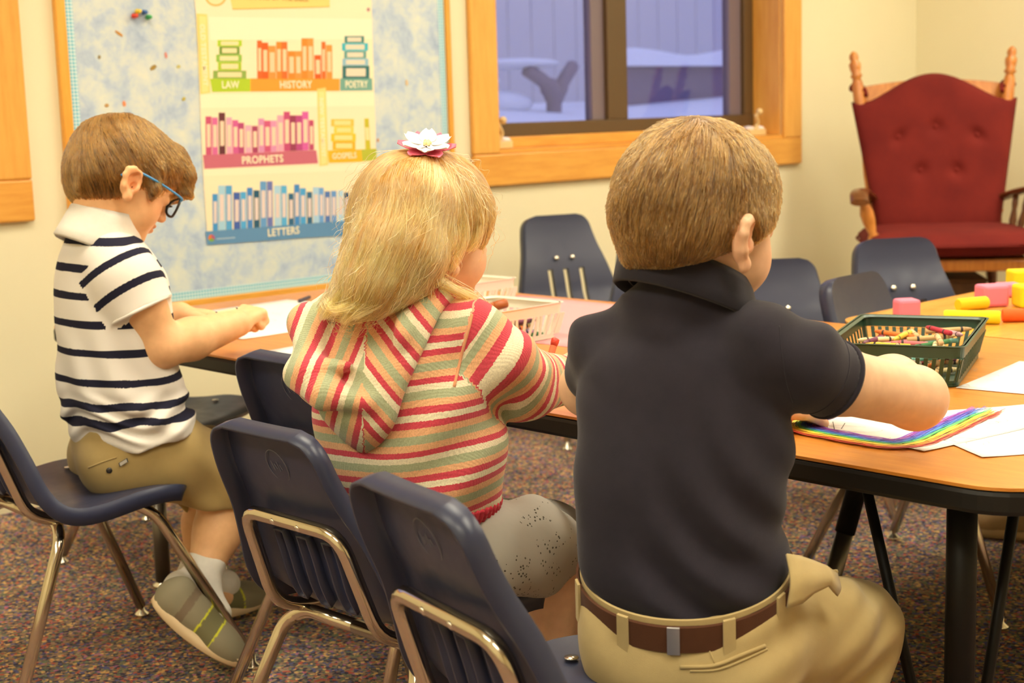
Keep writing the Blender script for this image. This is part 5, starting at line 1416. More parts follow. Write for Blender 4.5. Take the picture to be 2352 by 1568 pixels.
        for a in np.linspace(-.05, 1.05, 22):
            t_ = (a + .05) / 1.1; w_ = .040 * (1 - abs(2 * t_ - 1) ** 4) ** .5 * (.86 + .2 * t_) + .001; roc = .014 * (2 * t_ - 1) ** 2; th = .026 - .008 * t_
            rows_.append([q(a, -w_, roc + .004), q(a, -w_ * .96, roc + th), q(a, w_ * .96, roc + th), q(a, w_, roc + .004), q(a, w_ * .8, roc), q(a, -w_ * .8, roc)])
        sl = MB(); sl.grid(rows_, closed_v=True); sl.add(rows_[0], [tuple(range(6))]); sl.add(rows_[-1], [tuple(range(6))])
        wpart(sl, 'sole', mat('cream_rubber_sole', srgb(222, 198, 158), .7), shoe, smooth=True)
    heelR, toeR = P(345, 1398, 2.70), onz(540, 1538, .014)
    foot(aR, P(500, 1220, 2.82), heelR, toeR, RM[0] * .55 - RM[1] * .8, 1)
    heelL = np.array((aL[0] - .03, aL[1] + .02, .012)); toeL = heelL + np.array((.185, -.03, 0.0)); foot(aL, P(470, 1200, 2.99), heelL, toeL, Z, -1)
    # crayon in the fist
    ck = P(520, 716, 2.83); w, x = wrap_mat('cream', CRC['cream'])
    o = empty('crayon', ck); dv = nrm(P(575, 705, 2.86) - ck); o.rotation_euler = Vector(dv).to_track_quat('X', 'Z').to_euler(); tag(o, 'pale crayon held in the fist of the striped-polo boy', 'crayon')
    for nm2, d_ in zip(('wrapper', 'tip'), _cm['cream']):
        q = bpy.data.objects.new(nm2, d_); COL.objects.link(q); q.parent = o
    return root
build_boy()
# ------------------------------------------------------------------ the girl in the striped hooded cardigan
def build_girl():
    root = empty('person', (1.32, 1.55, 0)); tag(root, 'seated child with long blond hair, flower clip and striped hooded cardigan', 'person', 'children at the long table')
    az = math.radians(8); Fw = np.array((math.cos(az), math.sin(az), 0)); Rt = np.array((math.sin(az), -math.cos(az), 0)); Z = np.array((0, 0, 1.))
    H = Head(P(980, 522, 2.03), -6, 4, -1, .94); base = (.88, .58, .38)
    B = Field(); H.skin(B)
    B.rc(H.w(-.022, 0, -.06), .040, P(950, 745, 2.03), .046, .03)
    B.loft(px_st([(740, 830, 1040, 2.03), (800, 780, 1095, 2.03), (950, 775, 1100, 2.03), (1100, 790, 1105, 2.04), (1250, 840, 1130, 2.06)], Rt, Fw, .7), Rt, Fw, k=.03)
    shR, elR, wrR = P(1080, 800, 1.97), P(1208, 880, 2.045), P(1300, 858, 2.13)
    B.chain([shR, elR, wrR], [.034, .030, .021], .015)
    hand(B, wrR, P(1322, 806, 2.19) - wrR, nrm(Z * .6 + RM[0] * -.6 - RM[2] * .4), -1, 1.05, (.8, .85, .9, .95), .7)
    shL, elL, wrL = P(760, 790, 2.10), P(800, 900, 2.25), P(1000, 840, 2.42)
    B.chain([shL, elL, wrL], [.034, .030, .021], .015); hand(B, wrL, P(1060, 835, 2.46) - wrL, Z, 1, 1.05, (.3, .3, .3, .3), .3)
    for hp, kn, an in ((P(1110, 1262, 2.05), P(1275, 1262, 2.18), P(1262, 1560, 2.22)), (P(1080, 1245, 2.15), P(1300, 1235, 2.33), P(1295, 1500, 2.36))):
        B.chain([hp, kn, an], [.055, .042, .030], .02); B.rc(an, .028, an + np.array((.07, -.01, -.03)), .02, .015)
    V, Fc = B.surface(.0032); mesh_obj('body', V, Fc, skin_mat('pale_skin', base + (1,)), root, {'col': H.colours(V, base)})
    # ---- cardigan
    S = Field()
    S.loft(px_st([(1150, 772, 1146, 2.045), (1115, 750, 1152, 2.045), (1060, 735, 1154, 2.04), (980, 722, 1152, 2.035), (900, 722, 1148, 2.03), (830, 730, 1138, 2.03), (780, 745, 1118, 2.03), (745, 772, 1088, 2.03), (715, 815, 1045, 2.03), (690, 860, 1010, 2.03)], Rt, Fw, .72), Rt, Fw, k=.025)
    S.chain([P(1070, 780, 1.975), P(1140, 830, 1.985), P(1205, 880, 2.04)], [.050, .049, .045], .022); S.cone(P(1200, 878, 2.035), .0455, P(1308, 872, 2.135), .035, .02)
    S.chain([P(770, 775, 2.08), P(748, 850, 2.12), P(790, 900, 2.22)], [.050, .047, .043], .022)
    S.chain([P(1010, 712, 2.02), P(1075, 770, 1.98)], [.035, .042], .03); S.chain([P(860, 712, 2.04), P(775, 765, 2.08)], [.035, .042], .03)
    wv = Waves(22, 14, (20, 60)); 
    def folds(P_, f):
        c = P_ - P(1050, 980, 1.95); a_ = c @ nrm(RM[0] * .5 + RM[1] * .87); b_ = c @ nrm(RM[0] * .87 - RM[1] * .5)
        arm = np.exp(-(np.linalg.norm(P_ - P(1180, 860, 1.99), axis=1) / .06) ** 2)
        return f + .0026 * wv(P_) + .004 * np.sin(a_ * 75 + 1.2 * np.sin(b_ * 20)) * np.exp(-(b_ / .12) ** 2) + arm * .004 * np.sin(((P_ - P(1180, 860, 1.99)) @ nrm(RM[0] * .8 + RM[1] * .6)) * 130)
    S.post = folds
    V, Fc = S.surface(.0040)
    # rows of knitting: height on the trunk, length along the sleeves
    tilt = (V - P(930, 950, 1.97)) @ RM[0]
    s_body = (P(930, 1152, 2.0)[2] - V[:, 2]) * 1.0 - .10 * 0 + .0
    s_body = (V[:, 2] - P(1000, 1150, 2.0)[2]) - .11 * tilt + .003 * wv(V)
    def sleeve(path):
        path = bez(path, 8)
        best = np.full(len(V), 9.0); s_ = np.zeros(len(V)); acc = 0
        for a, b in zip(path[:-1], path[1:]):
            d = b - a; L = np.linalg.norm(d); t = np.clip((V - a) @ d / L ** 2, 0, 1); off = np.linalg.norm(V - a - t[:, None] * d, axis=1)
            m_ = off < best; best[m_] = off[m_]; s_[m_] = acc + t[m_] * L; acc += L
        return s_, best
    sR, oR = sleeve([P(1070, 780, 1.975), P(1140, 830, 1.985), P(1205, 880, 2.04), P(1308, 872, 2.135)]); sL, oL = sleeve([P(770, 775, 2.08), P(748, 850, 2.12), P(790, 900, 2.22)])
    seam_ = (V - P(1052, 850, 1.97)) @ RM[0] + .25 * ((V - P(1052, 850, 1.97)) @ RM[1]); isR = (seam_ > 0) & (oR < .066)
    st = s_body.copy(); st[isR] = .166 - sR[isR]; isL = (oL < .06) & ((V - P(755, 850, 2.05)) @ RM[0] < -.002); st[isL] = .16 - sL[isL]
    def knit(name):
        m = mat(name, (.8, .7, .6), .92, spec=.1); t = NT(m); a = t.n('ShaderNodeAttribute', attribute_name='row')
        dv = t.n('ShaderNodeMath', operation='DIVIDE'); t.l(a.outputs['Fac'], dv.inputs[0]); dv.inputs[1].default_value = .088
        nz = t.noise(t.coords(), 480, 1); ad = t.n('ShaderNodeMath', operation='MULTIPLY_ADD'); t.l(nz.outputs[0], ad.inputs[0]); ad.inputs[1].default_value = .028; t.l(dv.outputs[0], ad.inputs[2])
        fr = t.n('ShaderNodeMath', operation='FRACT'); t.l(ad.outputs[0], fr.inputs[0])
        CO, CR, SA, PE = srgb(212, 78, 94), srgb(240, 230, 200), srgb(176, 184, 150), srgb(238, 184, 140)
        c = t.ramp(fr.outputs[0], [(0, PE), (.07, SA), (.19, PE), (.29, CO), (.385, CR), (.48, CO), (.575, PE), (.67, SA), (.79, CR), (.88, CO), (.965, PE)], 'CONSTANT')
        n2 = t.noise(t.coords((1, 1, 1)), 520, 2); mx = t.n('ShaderNodeMix', data_type='RGBA', blend_type='MULTIPLY'); mx.inputs[0].default_value = 1
        t.l(c, mx.inputs[6]); t.l(t.ramp(n2.outputs[0], [(.3, (.80, .78, .75)), (.7, (1.05, 1.04, 1.02))]), mx.inputs[7]); t.l(mx.outputs[2], t.b.inputs['Base Color'])
        wv_ = t.n('ShaderNodeTexWave', wave_type='BANDS', bands_direction='DIAGONAL'); wv_.inputs['Scale'].default_value = 150; wv_.inputs['Distortion'].default_value = 0.2; t.l(t.coords((1, 1, .35)), wv_.inputs['Vector'])
        t.bump(wv_.outputs[0], .25, .001); t.b.inputs['Sheen Weight'].default_value = .2; return m
    M_KN = knit('striped_wool_knit'); car = mesh_obj('cardigan', V, Fc, M_KN, root, {'row': st})
    def on(p):
        p = np.array(p, float)
        for _ in range(6): f = S.ev(p); g = S.grad(p); p = p - (np.clip(f, -.01, .01) / ((g * g).sum(1) + 1e-6))[:, None] * g
        return p
    wpart(MB().tube(surf_px(S, bez([(1084, 722), (1079, 745), (1064, 800), (1052, 850), (1043, 888)], 6), 1.8, 2.2), .0022, 6), 'armhole_seam', cloth_mat('peach_yarn', srgb(224, 160, 118), 900, .4), car, smooth=True)
    # ribbed coral hem
    R_ = Field(); R_.loft(px_st([(1214, 812, 1096, 2.05), (1190, 795, 1120, 2.05), (1160, 782, 1140, 2.047), (1140, 776, 1146, 2.045)], Rt, Fw, .72), Rt, Fw, k=.01)
    cth = P(950, 1180, 2.047); R_.post = lambda P_, f: f + .0016 * np.sin(np.arctan2((P_ - cth) @ Fw, (P_ - cth) @ Rt) * 90)
    V, Fc = R_.surface(.0030); mesh_obj('rib_hem', V, Fc, cloth_mat('coral_rib_knit', srgb(208, 64, 80), 900, .4), car)
    # hood lying on the back
    Hd = Field(); hz = .058
    Hd.loft(px_st([(1038, 822, 848, 1.955, .8), (1012, 780, 878, 1.95, .55), (965, 730, 908, 1.945, .45), (905, 703, 932, 1.95, .40), (840, 690, 962, 1.958, .36), (780, 700, 985, 1.97, .36), (725, 735, 1004, 1.985, .36), (692, 775, 1012, 1.995, .34)], Rt, Fw, .4), Rt, Fw, k=.02, n=2.0)
    Hd.chain([P(708, 742, 1.985), P(718, 850, 1.925), P(800, 815, 1.90), P(905, 770, 1.905), P(1005, 672, 1.975)], [.022, .020, .015, .016, .018], .018)
    Hd.chain([P(1005, 672, 1.975), P(1040, 690, 2.02)], [.018, .02], .02); Hd.chain([P(708, 742, 1.985), P(760, 705, 2.06)], [.022, .02], .02)
    Hd.chain([P(690, 860, 1.945), P(745, 905, 1.905), P(840, 925, 1.893)], [.020, .016, .010], .02)
    Hd.el(P(800, 770, 1.90), (.055, .055, .030), None, .03, 's')
    w3 = Waves(41, 12, (25, 70)); Hd.post = lambda P_, f: f + .0024 * w3(P_)
    V, Fc = Hd.surface(.0036); cx_ = (V - P(838, 900, 1.93)) @ RM[0]; cy_ = (V - P(838, 900, 1.93)) @ RM[1]
    row = -.74 * np.abs(cx_ + .004) + .66 * cy_ * -1 + .10 + .002 * w3(V); row = np.where(cx_ > 0, .76 * cx_ - .64 * cy_, -.95 * cx_ - .3 * cy_) * 1.0 + .052
    mesh_obj('hood', V, Fc, M_KN, car, {'row': row})
    # ---- eyelet skirt
    K = Field()
    K.el(P(1060, 1262, 2.08), (.09, .105, .060), None, .03); K.chain([P(1120, 1262, 2.03), P(1205, 1256, 2.10), P(1262, 1262, 2.165)], [.062, .062, .056], .03); K.chain([P(1110, 1238, 2.15), P(1278, 1232, 2.30)], [.060, .054], .03)
    K.rc(P(1150, 1296, 2.02), .036, P(1262, 1294, 2.13), .036, .03)
    w4 = Waves(51, 14, (22, 70)); K.post = lambda P_, f: f + .003 * w4(P_) + .004 * np.sin(((P_ - P(1200, 1250, 2.05)) @ nrm(RM[0] * .8 - RM[1] * .6)) * 85)
    V, Fc = K.surface(.0040)
    m = mat('grey_white_eyelet_cotton', (.62, .60, .55), .85, spec=.15); t = NT(m); v = t.coords()
    vo = t.n('ShaderNodeTexVoronoi', feature='F1'); vo.inputs['Scale'].default_value = 170; t.l(v, vo.inputs['Vector']); n_ = t.noise(v, 26, 2)
    th = t.n('ShaderNodeMath', operation='LESS_THAN'); t.l(vo.outputs['Distance'], th.inputs[0]); mk_ = t.n('ShaderNodeMath', operation='GREATER_THAN'); t.l(n_.outputs[0], mk_.inputs[0]); mk_.inputs[1].default_value = .54; th.inputs[1].default_value = .25
    ml = t.n('ShaderNodeMath', operation='MULTIPLY'); t.l(th.outputs[0], ml.inputs[0]); t.l(mk_.outputs[0], ml.inputs[1]); t.l(t.ramp(ml.outputs[0], [(.4, (.47, .45, .40)), (.6, (.10, .09, .07))]), t.b.inputs['Base Color']); t.bump(n_.outputs[0], .4, .006)
    mesh_obj('skirt', V, Fc, m, root)
    # ---- hair: cap and falling panels, then strands along them
    M1 = (scalp_mat('blond_under_hair', srgb(150, 106, 42), srgb(196, 148, 70), scale=90), hair_mat('blond_hair', srgb(150, 102, 36)[:3], srgb(238, 204, 122)[:3]))
    G = Field()
    for c, r, k in (((-.012, 0, .024), (.103, .087, .092), .01), ((-.046, 0, -.015), (.062, .080, .072), .03), ((.035, .0, .020), (.066, .076, .070), .03)): G.el(H.w(*c), np.array(r) * H.k, H.ax, k)
    G.el(H.w(.118, 0, -.068), np.array((.070, .12, .100)) * H.k, H.ax, .01, 's'); G.el(H.w(.024, .100, -.066), np.array((.060, .048, .068)) * H.k, H.ax, .008, 's')
    nn = H.ax.T @ nrm((-.35, 0, 1.0)); G.add(lambda P_: (P_ - H.c) @ nn + .062 * H.k, H.c - .2, H.c + .2, .01, 's')
    pan = [([(905, 440, 1.985), (872, 560, 1.955), (822, 650, 1.945), (780, 705, 1.945)], [.036, .034, .024, .010]), ([(935, 450, 1.955), (905, 570, 1.93), (855, 665, 1.92), (805, 722, 1.92)], [.042, .038, .027, .010]),
           ([(970, 470, 1.95), (945, 580, 1.93), (900, 655, 1.92), (850, 705, 1.915)], [.042, .040, .028, .008]), ([(975, 500, 1.965), (962, 590, 1.955), (935, 645, 1.945), (905, 680, 1.94)], [.036, .028, .020, .006]),
           ([(885, 460, 2.03), (842, 590, 2.0), (795, 680, 1.985), (762, 715, 1.98)], [.032, .028, .018, .008])]
    for pts, rs in pan: G.chain([P(*q) for q in pts], rs, .022)
    G.el(H.w(.030, .098, -.070), np.array((.062, .050, .060)) * H.k, H.ax, .008, 's')
    w5 = Waves(61, 16, (45, 150), (1, 1, .35)); G.post = lambda P_, f: f + .0030 * w5(P_)
    V, Fc = G.surface(.0036); hb = mesh_obj('hair', V, Fc, M1[0], root)
    rng = np.random.default_rng(5); R0 = sample_mesh(V, Fc, 13000, rng); clip = H.w(-.018, .02, .106); low = P(800, 760, 1.95)
    def dirfn(p):
        d = p - clip; L = np.linalg.norm(d, axis=1)[:, None]; d = d / (L + 1e-6); fall = np.clip((H.c[2] + .05 - p[:, 2]) / .10, 0, 1)[:, None]
        bk_ = ((p - H.c) @ H.f < .02)[:, None]
        toward = nrm(RM[0] * -.52 + RM[1] * .85); return d * (1 - .6 * fall) + fall * np.where(bk_, toward, -H.u * .9 - H.f * .35) * 1.3 + np.array((0, 0, -.15))
    Sd = clump(grow(G, R0, dirfn, 13, .135, .0035, rng, .16), 40, .7, rng); strands('hair_strands', Sd, .00048, M1[1], hb)
    fw_ = sample_mesh(V, Fc, 260, rng); strands('flyaway_hair', grow(G, fw_, dirfn, 10, .11, .022, rng, .7), .00035, M1[1], hb)
    # loose locks over the shoulder and beside the face
    gd = [[(880, 500, 1.95), (830, 600, 1.93), (775, 680, 1.925), (742, 730, 1.93)], [(900, 560, 1.925), (865, 650, 1.905), (815, 715, 1.905), (790, 738, 1.91)], [(950, 560, 1.92), (930, 640, 1.905), (880, 690, 1.90), (815, 728, 1.90)],
          [(1000, 520, 1.955), (1010, 600, 1.945), (975, 650, 1.93), (920, 672, 1.925)], [(1012, 560, 1.95), (985, 610, 1.94), (990, 650, 1.935), (984, 690, 1.95)], [(850, 480, 2.0), (795, 610, 1.975), (760, 680, 1.97), (735, 725, 1.97)],
          [(1040, 430, 1.975), (1062, 520, 1.962), (1050, 580, 1.957), (1032, 620, 1.955)], [(1075, 440, 2.0), (1095, 500, 1.99), (1090, 550, 1.985), (1075, 575, 1.985)], [(1020, 470, 1.955), (1035, 545, 1.945), (1018, 590, 1.94), (1005, 640, 1.945)], [(1000, 640, 1.95), (1050, 668, 1.955), (1095, 690, 1.975), (1125, 715, 1.99)],
          [(1030, 400, 1.985), (1085, 440, 1.995), (1108, 500, 2.01), (1110, 545, 2.02)], [(920, 600, 1.91), (900, 670, 1.90), (840, 700, 1.90), (770, 716, 1.91)], [(880, 620, 1.915), (830, 690, 1.905), (770, 710, 1.915), (752, 690, 1.93)]]
    LS = []
    for gi, g in enumerate(gd):
        c = np.array(bez([P(*q) for q in g], 4)); n = 120; o = rng.normal(size=(n, 1, 3)) * np.array((.0055, .0055, .004)); tt = np.linspace(0, 1, len(c))[None, :, None]
        wav = np.sin(tt * rng.uniform(5, 9, (n, 1, 1)) + rng.uniform(0, 6, (n, 1, 1))) * .0016 * rng.normal(size=(n, 1, 3)); LS.append(c[None] + o * (1.1 - .55 * tt) + wav)
    strands('loose_lock', np.concatenate(LS), .00048, M1[1], hb)
    # ---- flower clip
    M_PW, M_PP, M_CR = mat('white_satin', (.86, .82, .82), .45), mat('pink_satin', srgb(236, 112, 138), .45), mat('cream_bead', srgb(244, 224, 160), .4)
    cu = nrm(Z * .84 - RM[2] * .42 + RM[0] * .08); c0 = clip + cu * .006; ex = nrm(np.cross(cu, RM[2])); ey = np.cross(cu, ex)
    fl = wpart(MB().lathe([(.001, -.002), (.011, -.002), (.012, .003), (.006, .0045), (.001, .0045)], 14, Matrix.Translation(c0) @ Vector(cu).to_track_quat('Z', 'Y').to_matrix().to_4x4()), 'flower_clip', M_PP, root, smooth=True)
    for lay, (m_, L, off, lift) in enumerate(((M_PP, .036, .0, .0), (M_PW, .031, .5, .006))):
        for k in range(6):
            a = 2 * math.pi * (k + off) / 6; dr = ex * math.cos(a) + ey * math.sin(a); sd = np.cross(cu, dr); rows = []
            for t_ in np.linspace(0, 1, 7):
                w_ = .012 * math.sin(math.pi * (.12 + .80 * t_)) ** .8; rows.append([c0 + dr * (.003 + L * t_) + sd * w_ * s_ + cu * (lift + .006 * t_ ** 2 - .004 * (1 - s_ * s_) * 0 + .003 * s_ * s_) for s_ in (-1, -.5, 0, .5, 1)])
            wpart(MB().grid(rows), 'petal', m_, fl, smooth=True, solid=.0008)
    for k in range(6):
        a = k * 1.05; pc = c0 + cu * .010 + (ex * math.cos(a) + ey * math.sin(a)) * (.004 if k else 0)
        wpart(MB().lathe([(.0005, -.003), (.0026, -.0015), (.0026, .0015), (.0005, .003)], 8, Matrix.Translation(pc)), 'bead', M_CR, fl, smooth=True)
    # red crayon in her hand
    o = empty('crayon', P(1268, 806, 2.20)); dv = nrm(P(1277, 776, 2.205) - P(1268, 806, 2.20)); o.rotation_euler = Vector(dv).to_track_quat('X', 'Z').to_euler(); tag(o, 'red crayon held upright in the hand of the blond girl', 'crayon')
    MB().tube([(-.05, 0, 0), (.008, 0, 0)], .0052, 10).build('wrapper', mat('brick_wrapper', srgb(206, 96, 52), .7), o, smooth=True); MB().tube([(.008, 0, 0), (.013, 0, 0), (.0185, 0, 0), (.02, 0, 0)], [.005, .0062, .0062, .0045], 10).build('tip', mat('red_wax', srgb(206, 66, 44), .4), o, smooth=True)
    return root
build_girl()
# ------------------------------------------------------------------ the boy in the dark polo shirt
def build_navy():
    root = empty('person', (1.33, 1.09, 0)); tag(root, 'seated child in dark navy polo, brown belt and khaki trousers, colouring the rainbow page', 'person', 'children at the long table')
    az = math.radians(34); Fw = np.array((math.cos(az), math.sin(az), 0)); Rt = np.array((math.sin(az), -math.cos(az), 0)); Z = np.array((0, 0, 1.))
    H = Head(P(1610, 496, 1.745), -6, 10, 2, 1.0)
    # ---- skin: head, neck, torso, arms, legs in one surface
    B = Field(); H.skin(B)
    neck0, neck1 = P(1585, 600, 1.74), P(1578, 720, 1.755)
    B.rc(neck0, .045, neck1, .050, .03)
    tor = px_st([(740, 1470, 1690, 1.755), (800, 1400, 1740, 1.755), (900, 1360, 1780, 1.755), (1050, 1360, 1780, 1.755), (1200, 1370, 1760, 1.755), (1330, 1420, 1730, 1.75), (1440, 1440, 1740, 1.75)], Rt, Fw, .6)
    B.loft(tor, Rt, Fw, k=.03)
    shR, elR, wrR = P(1765, 812, 1.715), P(2102, 914, 1.835), P(1955, 862, 2.01)
    B.chain([shR, P(1925, 876, 1.745)], [.034, .0385], .02); B.rc(P(1935, 876, 1.745), .0385, elR, .037, .012); B.rc(elR, .0375, P(2050, 882, 1.90), .036, .015); B.rc(P(2050, 882, 1.90), .036, wrR, .023, .012)
    hand(B, wrR, P(1880, 880, 2.07) - wrR, Z, 1, 1.15, (.6, .6, .6, .6), .8)
    shL, elL, wrL = P(1395, 800, 1.80), P(1352, 890, 1.90), P(1760, 936, 2.02)
    B.chain([shL, elL], [.032, .035], .02); B.chain([elL, P(1500, 915, 1.95), wrL], [.036, .033, .024], .012)
    hand(B, wrL, P(1830, 945, 2.05) - wrL, Z, 1, 1.1, (.12, .12, .12, .12), .2)
    hipR, knR, anR = P(1735, 1440, 1.76), P(1945, 1442, 1.915), None
    hipL, knL = np.array((1.40, 1.16, .42)), np.array((1.58, 1.36, .42))
    anR = np.array((knR[0] + .02, knR[1] + .0, .09)); anL = np.array((1.62, 1.40, .09))
    for hp, kn, an in ((hipR, knR, anR), (hipL, knL, anL)): B.chain([hp, kn, an], [.045, .040, .028], .015); B.rc(an, .028, an + np.array((.10, -.01, -.045)), .022, .015)
    V, Fc = B.surface(.0032)
    base = (.85, .56, .36)
    mesh_obj('body', V, Fc, skin_mat('fair_skin', (.85, .56, .36, 1)), root, {'col': H.colours(V, base)})
    # ---- hair
    cap = [((-.008, 0, .026), (.101, .084, .087), .01), ((-.050, 0, -.010), (.056, .074, .072), .03), ((.0, .0, -.012), (.07, .083, .06), .02)]
    cuts = [('el', (.100, 0, -.055), (.070, .12, .080), .008), ('pl', (-.42, 0, 1.0), -.032, .008), ('el', (-.006, .098, -.036), (.024, .032, .036), .006), ('el', (-.006, -.098, -.036), (.024, .032, .036), .006)]
    mats = (scalp_mat('dark_blond_scalp', srgb(84, 58, 29), srgb(120, 86, 46)), hair_mat('dark_blond_hair', srgb(54, 32, 11)[:3], srgb(152, 108, 52)[:3]))
    def nape(F):
        F.rc(H.w(-.078, -.02, -.045), .012, H.w(-.074, -.03, -.070), .005, .012)
    short_hair(root, H, 'hair', 3, cap, cuts, (-.040, .012, .112), mats, 17000, .044, .0042, extra=nape, sweep=(-.15, 0, -1.0), jitter=.2, rad=.00055)
    # ---- polo shirt
    S = Field()
    st = px_st([(1366, 1380, 1760, 1.752), (1330, 1352, 1790, 1.752), (1285, 1334, 1808, 1.752), (1250, 1329, 1806, 1.753), (1205, 1326, 1788, 1.754), (1120, 1320, 1792, 1.755), (1040, 1318, 1810, 1.756),
                (960, 1320, 1812, 1.757), (880, 1324, 1806, 1.757), (825, 1334, 1800, 1.757), (785, 1356, 1786, 1.757), (752, 1396, 1745, 1.756), (722, 1442, 1706, 1.755), (700, 1470, 1692, 1.752)], Rt, Fw, .62)
    sh = lambda t: np.interp(t, [.36, .46, .56, .62], [-.46, -.42, -.15, 0])
    S.loft(st, Rt, Fw, k=.02, shear=sh)
    S.rc(P(1760, 808, 1.71), .050, P(1840, 838, 1.715), .051, .020); S.cone(P(1835, 836, 1.715), .051, P(1912, 872, 1.742), .0475, .012)
    S.el(P(1772, 796, 1.71), (.044, .044, .042), None, .03)
    S.chain([P(1402, 800, 1.80), P(1378, 850, 1.85)], [.046, .043], .022)
    S.rc(P(1490, 725, 1.745), .03, P(1770, 785, 1.72), .032, .03); S.rc(P(1500, 722, 1.76), .03, P(1390, 790, 1.79), .030, .03); S.rc(P(1578, 694, 1.752), .056, P(1578, 745, 1.755), .060, .02)
    hem = nrm(P(1912, 872, 1.742) - P(1840, 838, 1.715)); hc = P(1912, 872, 1.742) + hem * .004
    w1 = Waves(5, 12, (14, 40), (1, 1, 1.4)); dg = nrm(RM[0] * .72 + -RM[1] * .69)   # folds run down towards the right hip
    def folds(P_, f):
        u_ = (P_ - P(1560, 1000, 1.7)) @ dg; v_ = (P_ - P(1560, 1000, 1.7)) @ nrm(RM[0] * .69 + RM[1] * .72); low = np.clip((.72 - P_[:, 2]) / .25, 0, 1)
        r = .0085 * low * np.sin(u_ * 105 + 2.2 * np.sin(v_ * 17)) * (.5 + .5 * np.sin(v_ * 22 + u_ * 14)) + .0036 * w1(P_)
        up_ = np.exp(-((P_[:, 2] - .755) / .02) ** 2) * .006 * np.sin(((P_ - P(1560, 740, 1.7)) @ RM[0]) * 60)
        return f + r + up_
    S.post = folds
    V, Fc = S.surface(.0040)
    M_S = cloth_mat('navy_pique', (.0270, .0235, .0340, 1), 1400, .35, .88, .12)
    shirt = mesh_obj('polo_shirt', V, Fc, M_S, root)
    # collar: band that stands round the neck and folds down
    def ringpts(c, a, b, tilt, z0, n=40, a0=0, a1=2 * math.pi):
        out = []
        for t in np.linspace(a0, a1, n):
            x, y = a * math.cos(t), b * math.sin(t); out.append(c + Rt * x + Fw * y + Z * (z0 + tilt * y - .30 * x))
        return out
    cc = P(1577, 662, 1.752)
    rows = []
    for (s_, z0) in ((1.02, -.012), (1.05, .016), (1.06, .026), (1.10, .029), (1.16, .020), (1.25, -.002), (1.30, -.018), (1.27, -.020), (1.16, .000)):
        rows.append(ringpts(cc, .066 * s_, .056 * s_, -.36, z0, 44, math.radians(112), math.radians(428)))
    wpart(MB().grid(rows), 'collar', cloth_mat('navy_rib_knit', (.0250, .0225, .0320, 1), 1800, .5), shirt, smooth=True, solid=.0022)
    # sleeve hem band and seams
    e1 = nrm(np.cross(hem, Z)); e2 = np.cross(hem, e1)
    def seam(pts, r, nm): wpart(MB().tube(pts, r, 5), nm, M_S, shirt, smooth=True)
    def on(Fd, p):
        p = np.array(p, float)
        for _ in range(6): f = Fd.ev(p); g = Fd.grad(p); p = p - (np.clip(f, -.01, .01) / ((g * g).sum(1) + 1e-6))[:, None] * g
        return p
    q = np.array([hc - hem * .028 + (e1 * math.cos(t) + e2 * math.sin(t)) * .05 for t in np.linspace(0, 6.283, 40)[:-1]]); wpart(MB().tube(on(S, q), .0009, 5, closed=True), 'hem_seam', M_S, shirt, smooth=True)
    q = surf_px(S, bez([(1790, 748), (1792, 780), (1798, 830), (1808, 880), (1822, 925)], 6), 1.5, 1.9); seam(q, .0007, 'armhole_seam'); hem_ring(shirt, hc - hem * .0045, hem, .0455, .0035, M_S)
    # ---- trousers
    T_ = Field()
    ps = px_st([(1570, 1420, 1780, 1.77, .72), (1530, 1362, 1830, 1.76, .72), (1480, 1340, 1838, 1.755, .7), (1430, 1334, 1832, 1.752, .68), (1380, 1336, 1826, 1.752, .66), (1348, 1340, 1818, 1.752, .64), (1324, 1348, 1806, 1.752, .62)], Rt, Fw, .66)
    sh2 = lambda t: np.interp(t, [.30, .36, .5], [-.12, -.34, -.46])
    T_.loft(ps, Rt, Fw, k=.03, shear=sh2, n=2.5)
    T_.chain([P(1738, 1480, 1.75), P(1870, 1448, 1.84), P(1950, 1448, 1.91)], [.060, .066, .063], .022)
    T_.chain([P(1955, 1445, 1.91), P(1935, 1570, 1.90), P(1915, 1760, 1.93)], [.062, .053, .047], .025)
    T_.chain([np.array((1.37, 1.15, .415)), np.array((1.48, 1.26, .415)), knL], [.062, .060, .055], .022); T_.chain([knL, np.array((1.62, 1.40, .12))], [.053, .045], .02)
    w2 = Waves(9, 14, (18, 60)); 
    def tf(P_, f):
        kn = np.exp(-(np.linalg.norm(P_ - P(1900, 1500, 1.86), axis=1) / .08) ** 2)
        d1 = (P_ - P(1900, 1500, 1.86)) @ nrm(RM[0] * .62 + RM[1] * .78)
        return f + .0028 * w2(P_) + kn * .007 * np.sin(d1 * 150) + .003 * np.sin(((P_ - P(1700, 1480, 1.7)) @ nrm(RM[0] * .5 + RM[1] * .86)) * 120) * np.exp(-(np.linalg.norm(P_ - P(1760, 1460, 1.68), axis=1) / .07) ** 2)
    T_.post = tf
    V, Fc = T_.surface(.0042)
    M_K = cloth_mat('khaki_twill', srgb(186, 164, 114), 1300, .3, .85, .06)
    tr = mesh_obj('trousers', V, Fc, M_K, root)
    # belt on the waistband: follows the sheared ring
    def waist(t, off, dz):
        a, b = .1180 + off, .1180 * .68 + off
        x, y = a * math.cos(t), b * math.sin(t); return P(1573, 1318, 1.752) + Rt * x + Fw * y + Z * (dz + .46 * y + .02 * x)
    ts = np.linspace(math.radians(180), math.radians(360), 60)
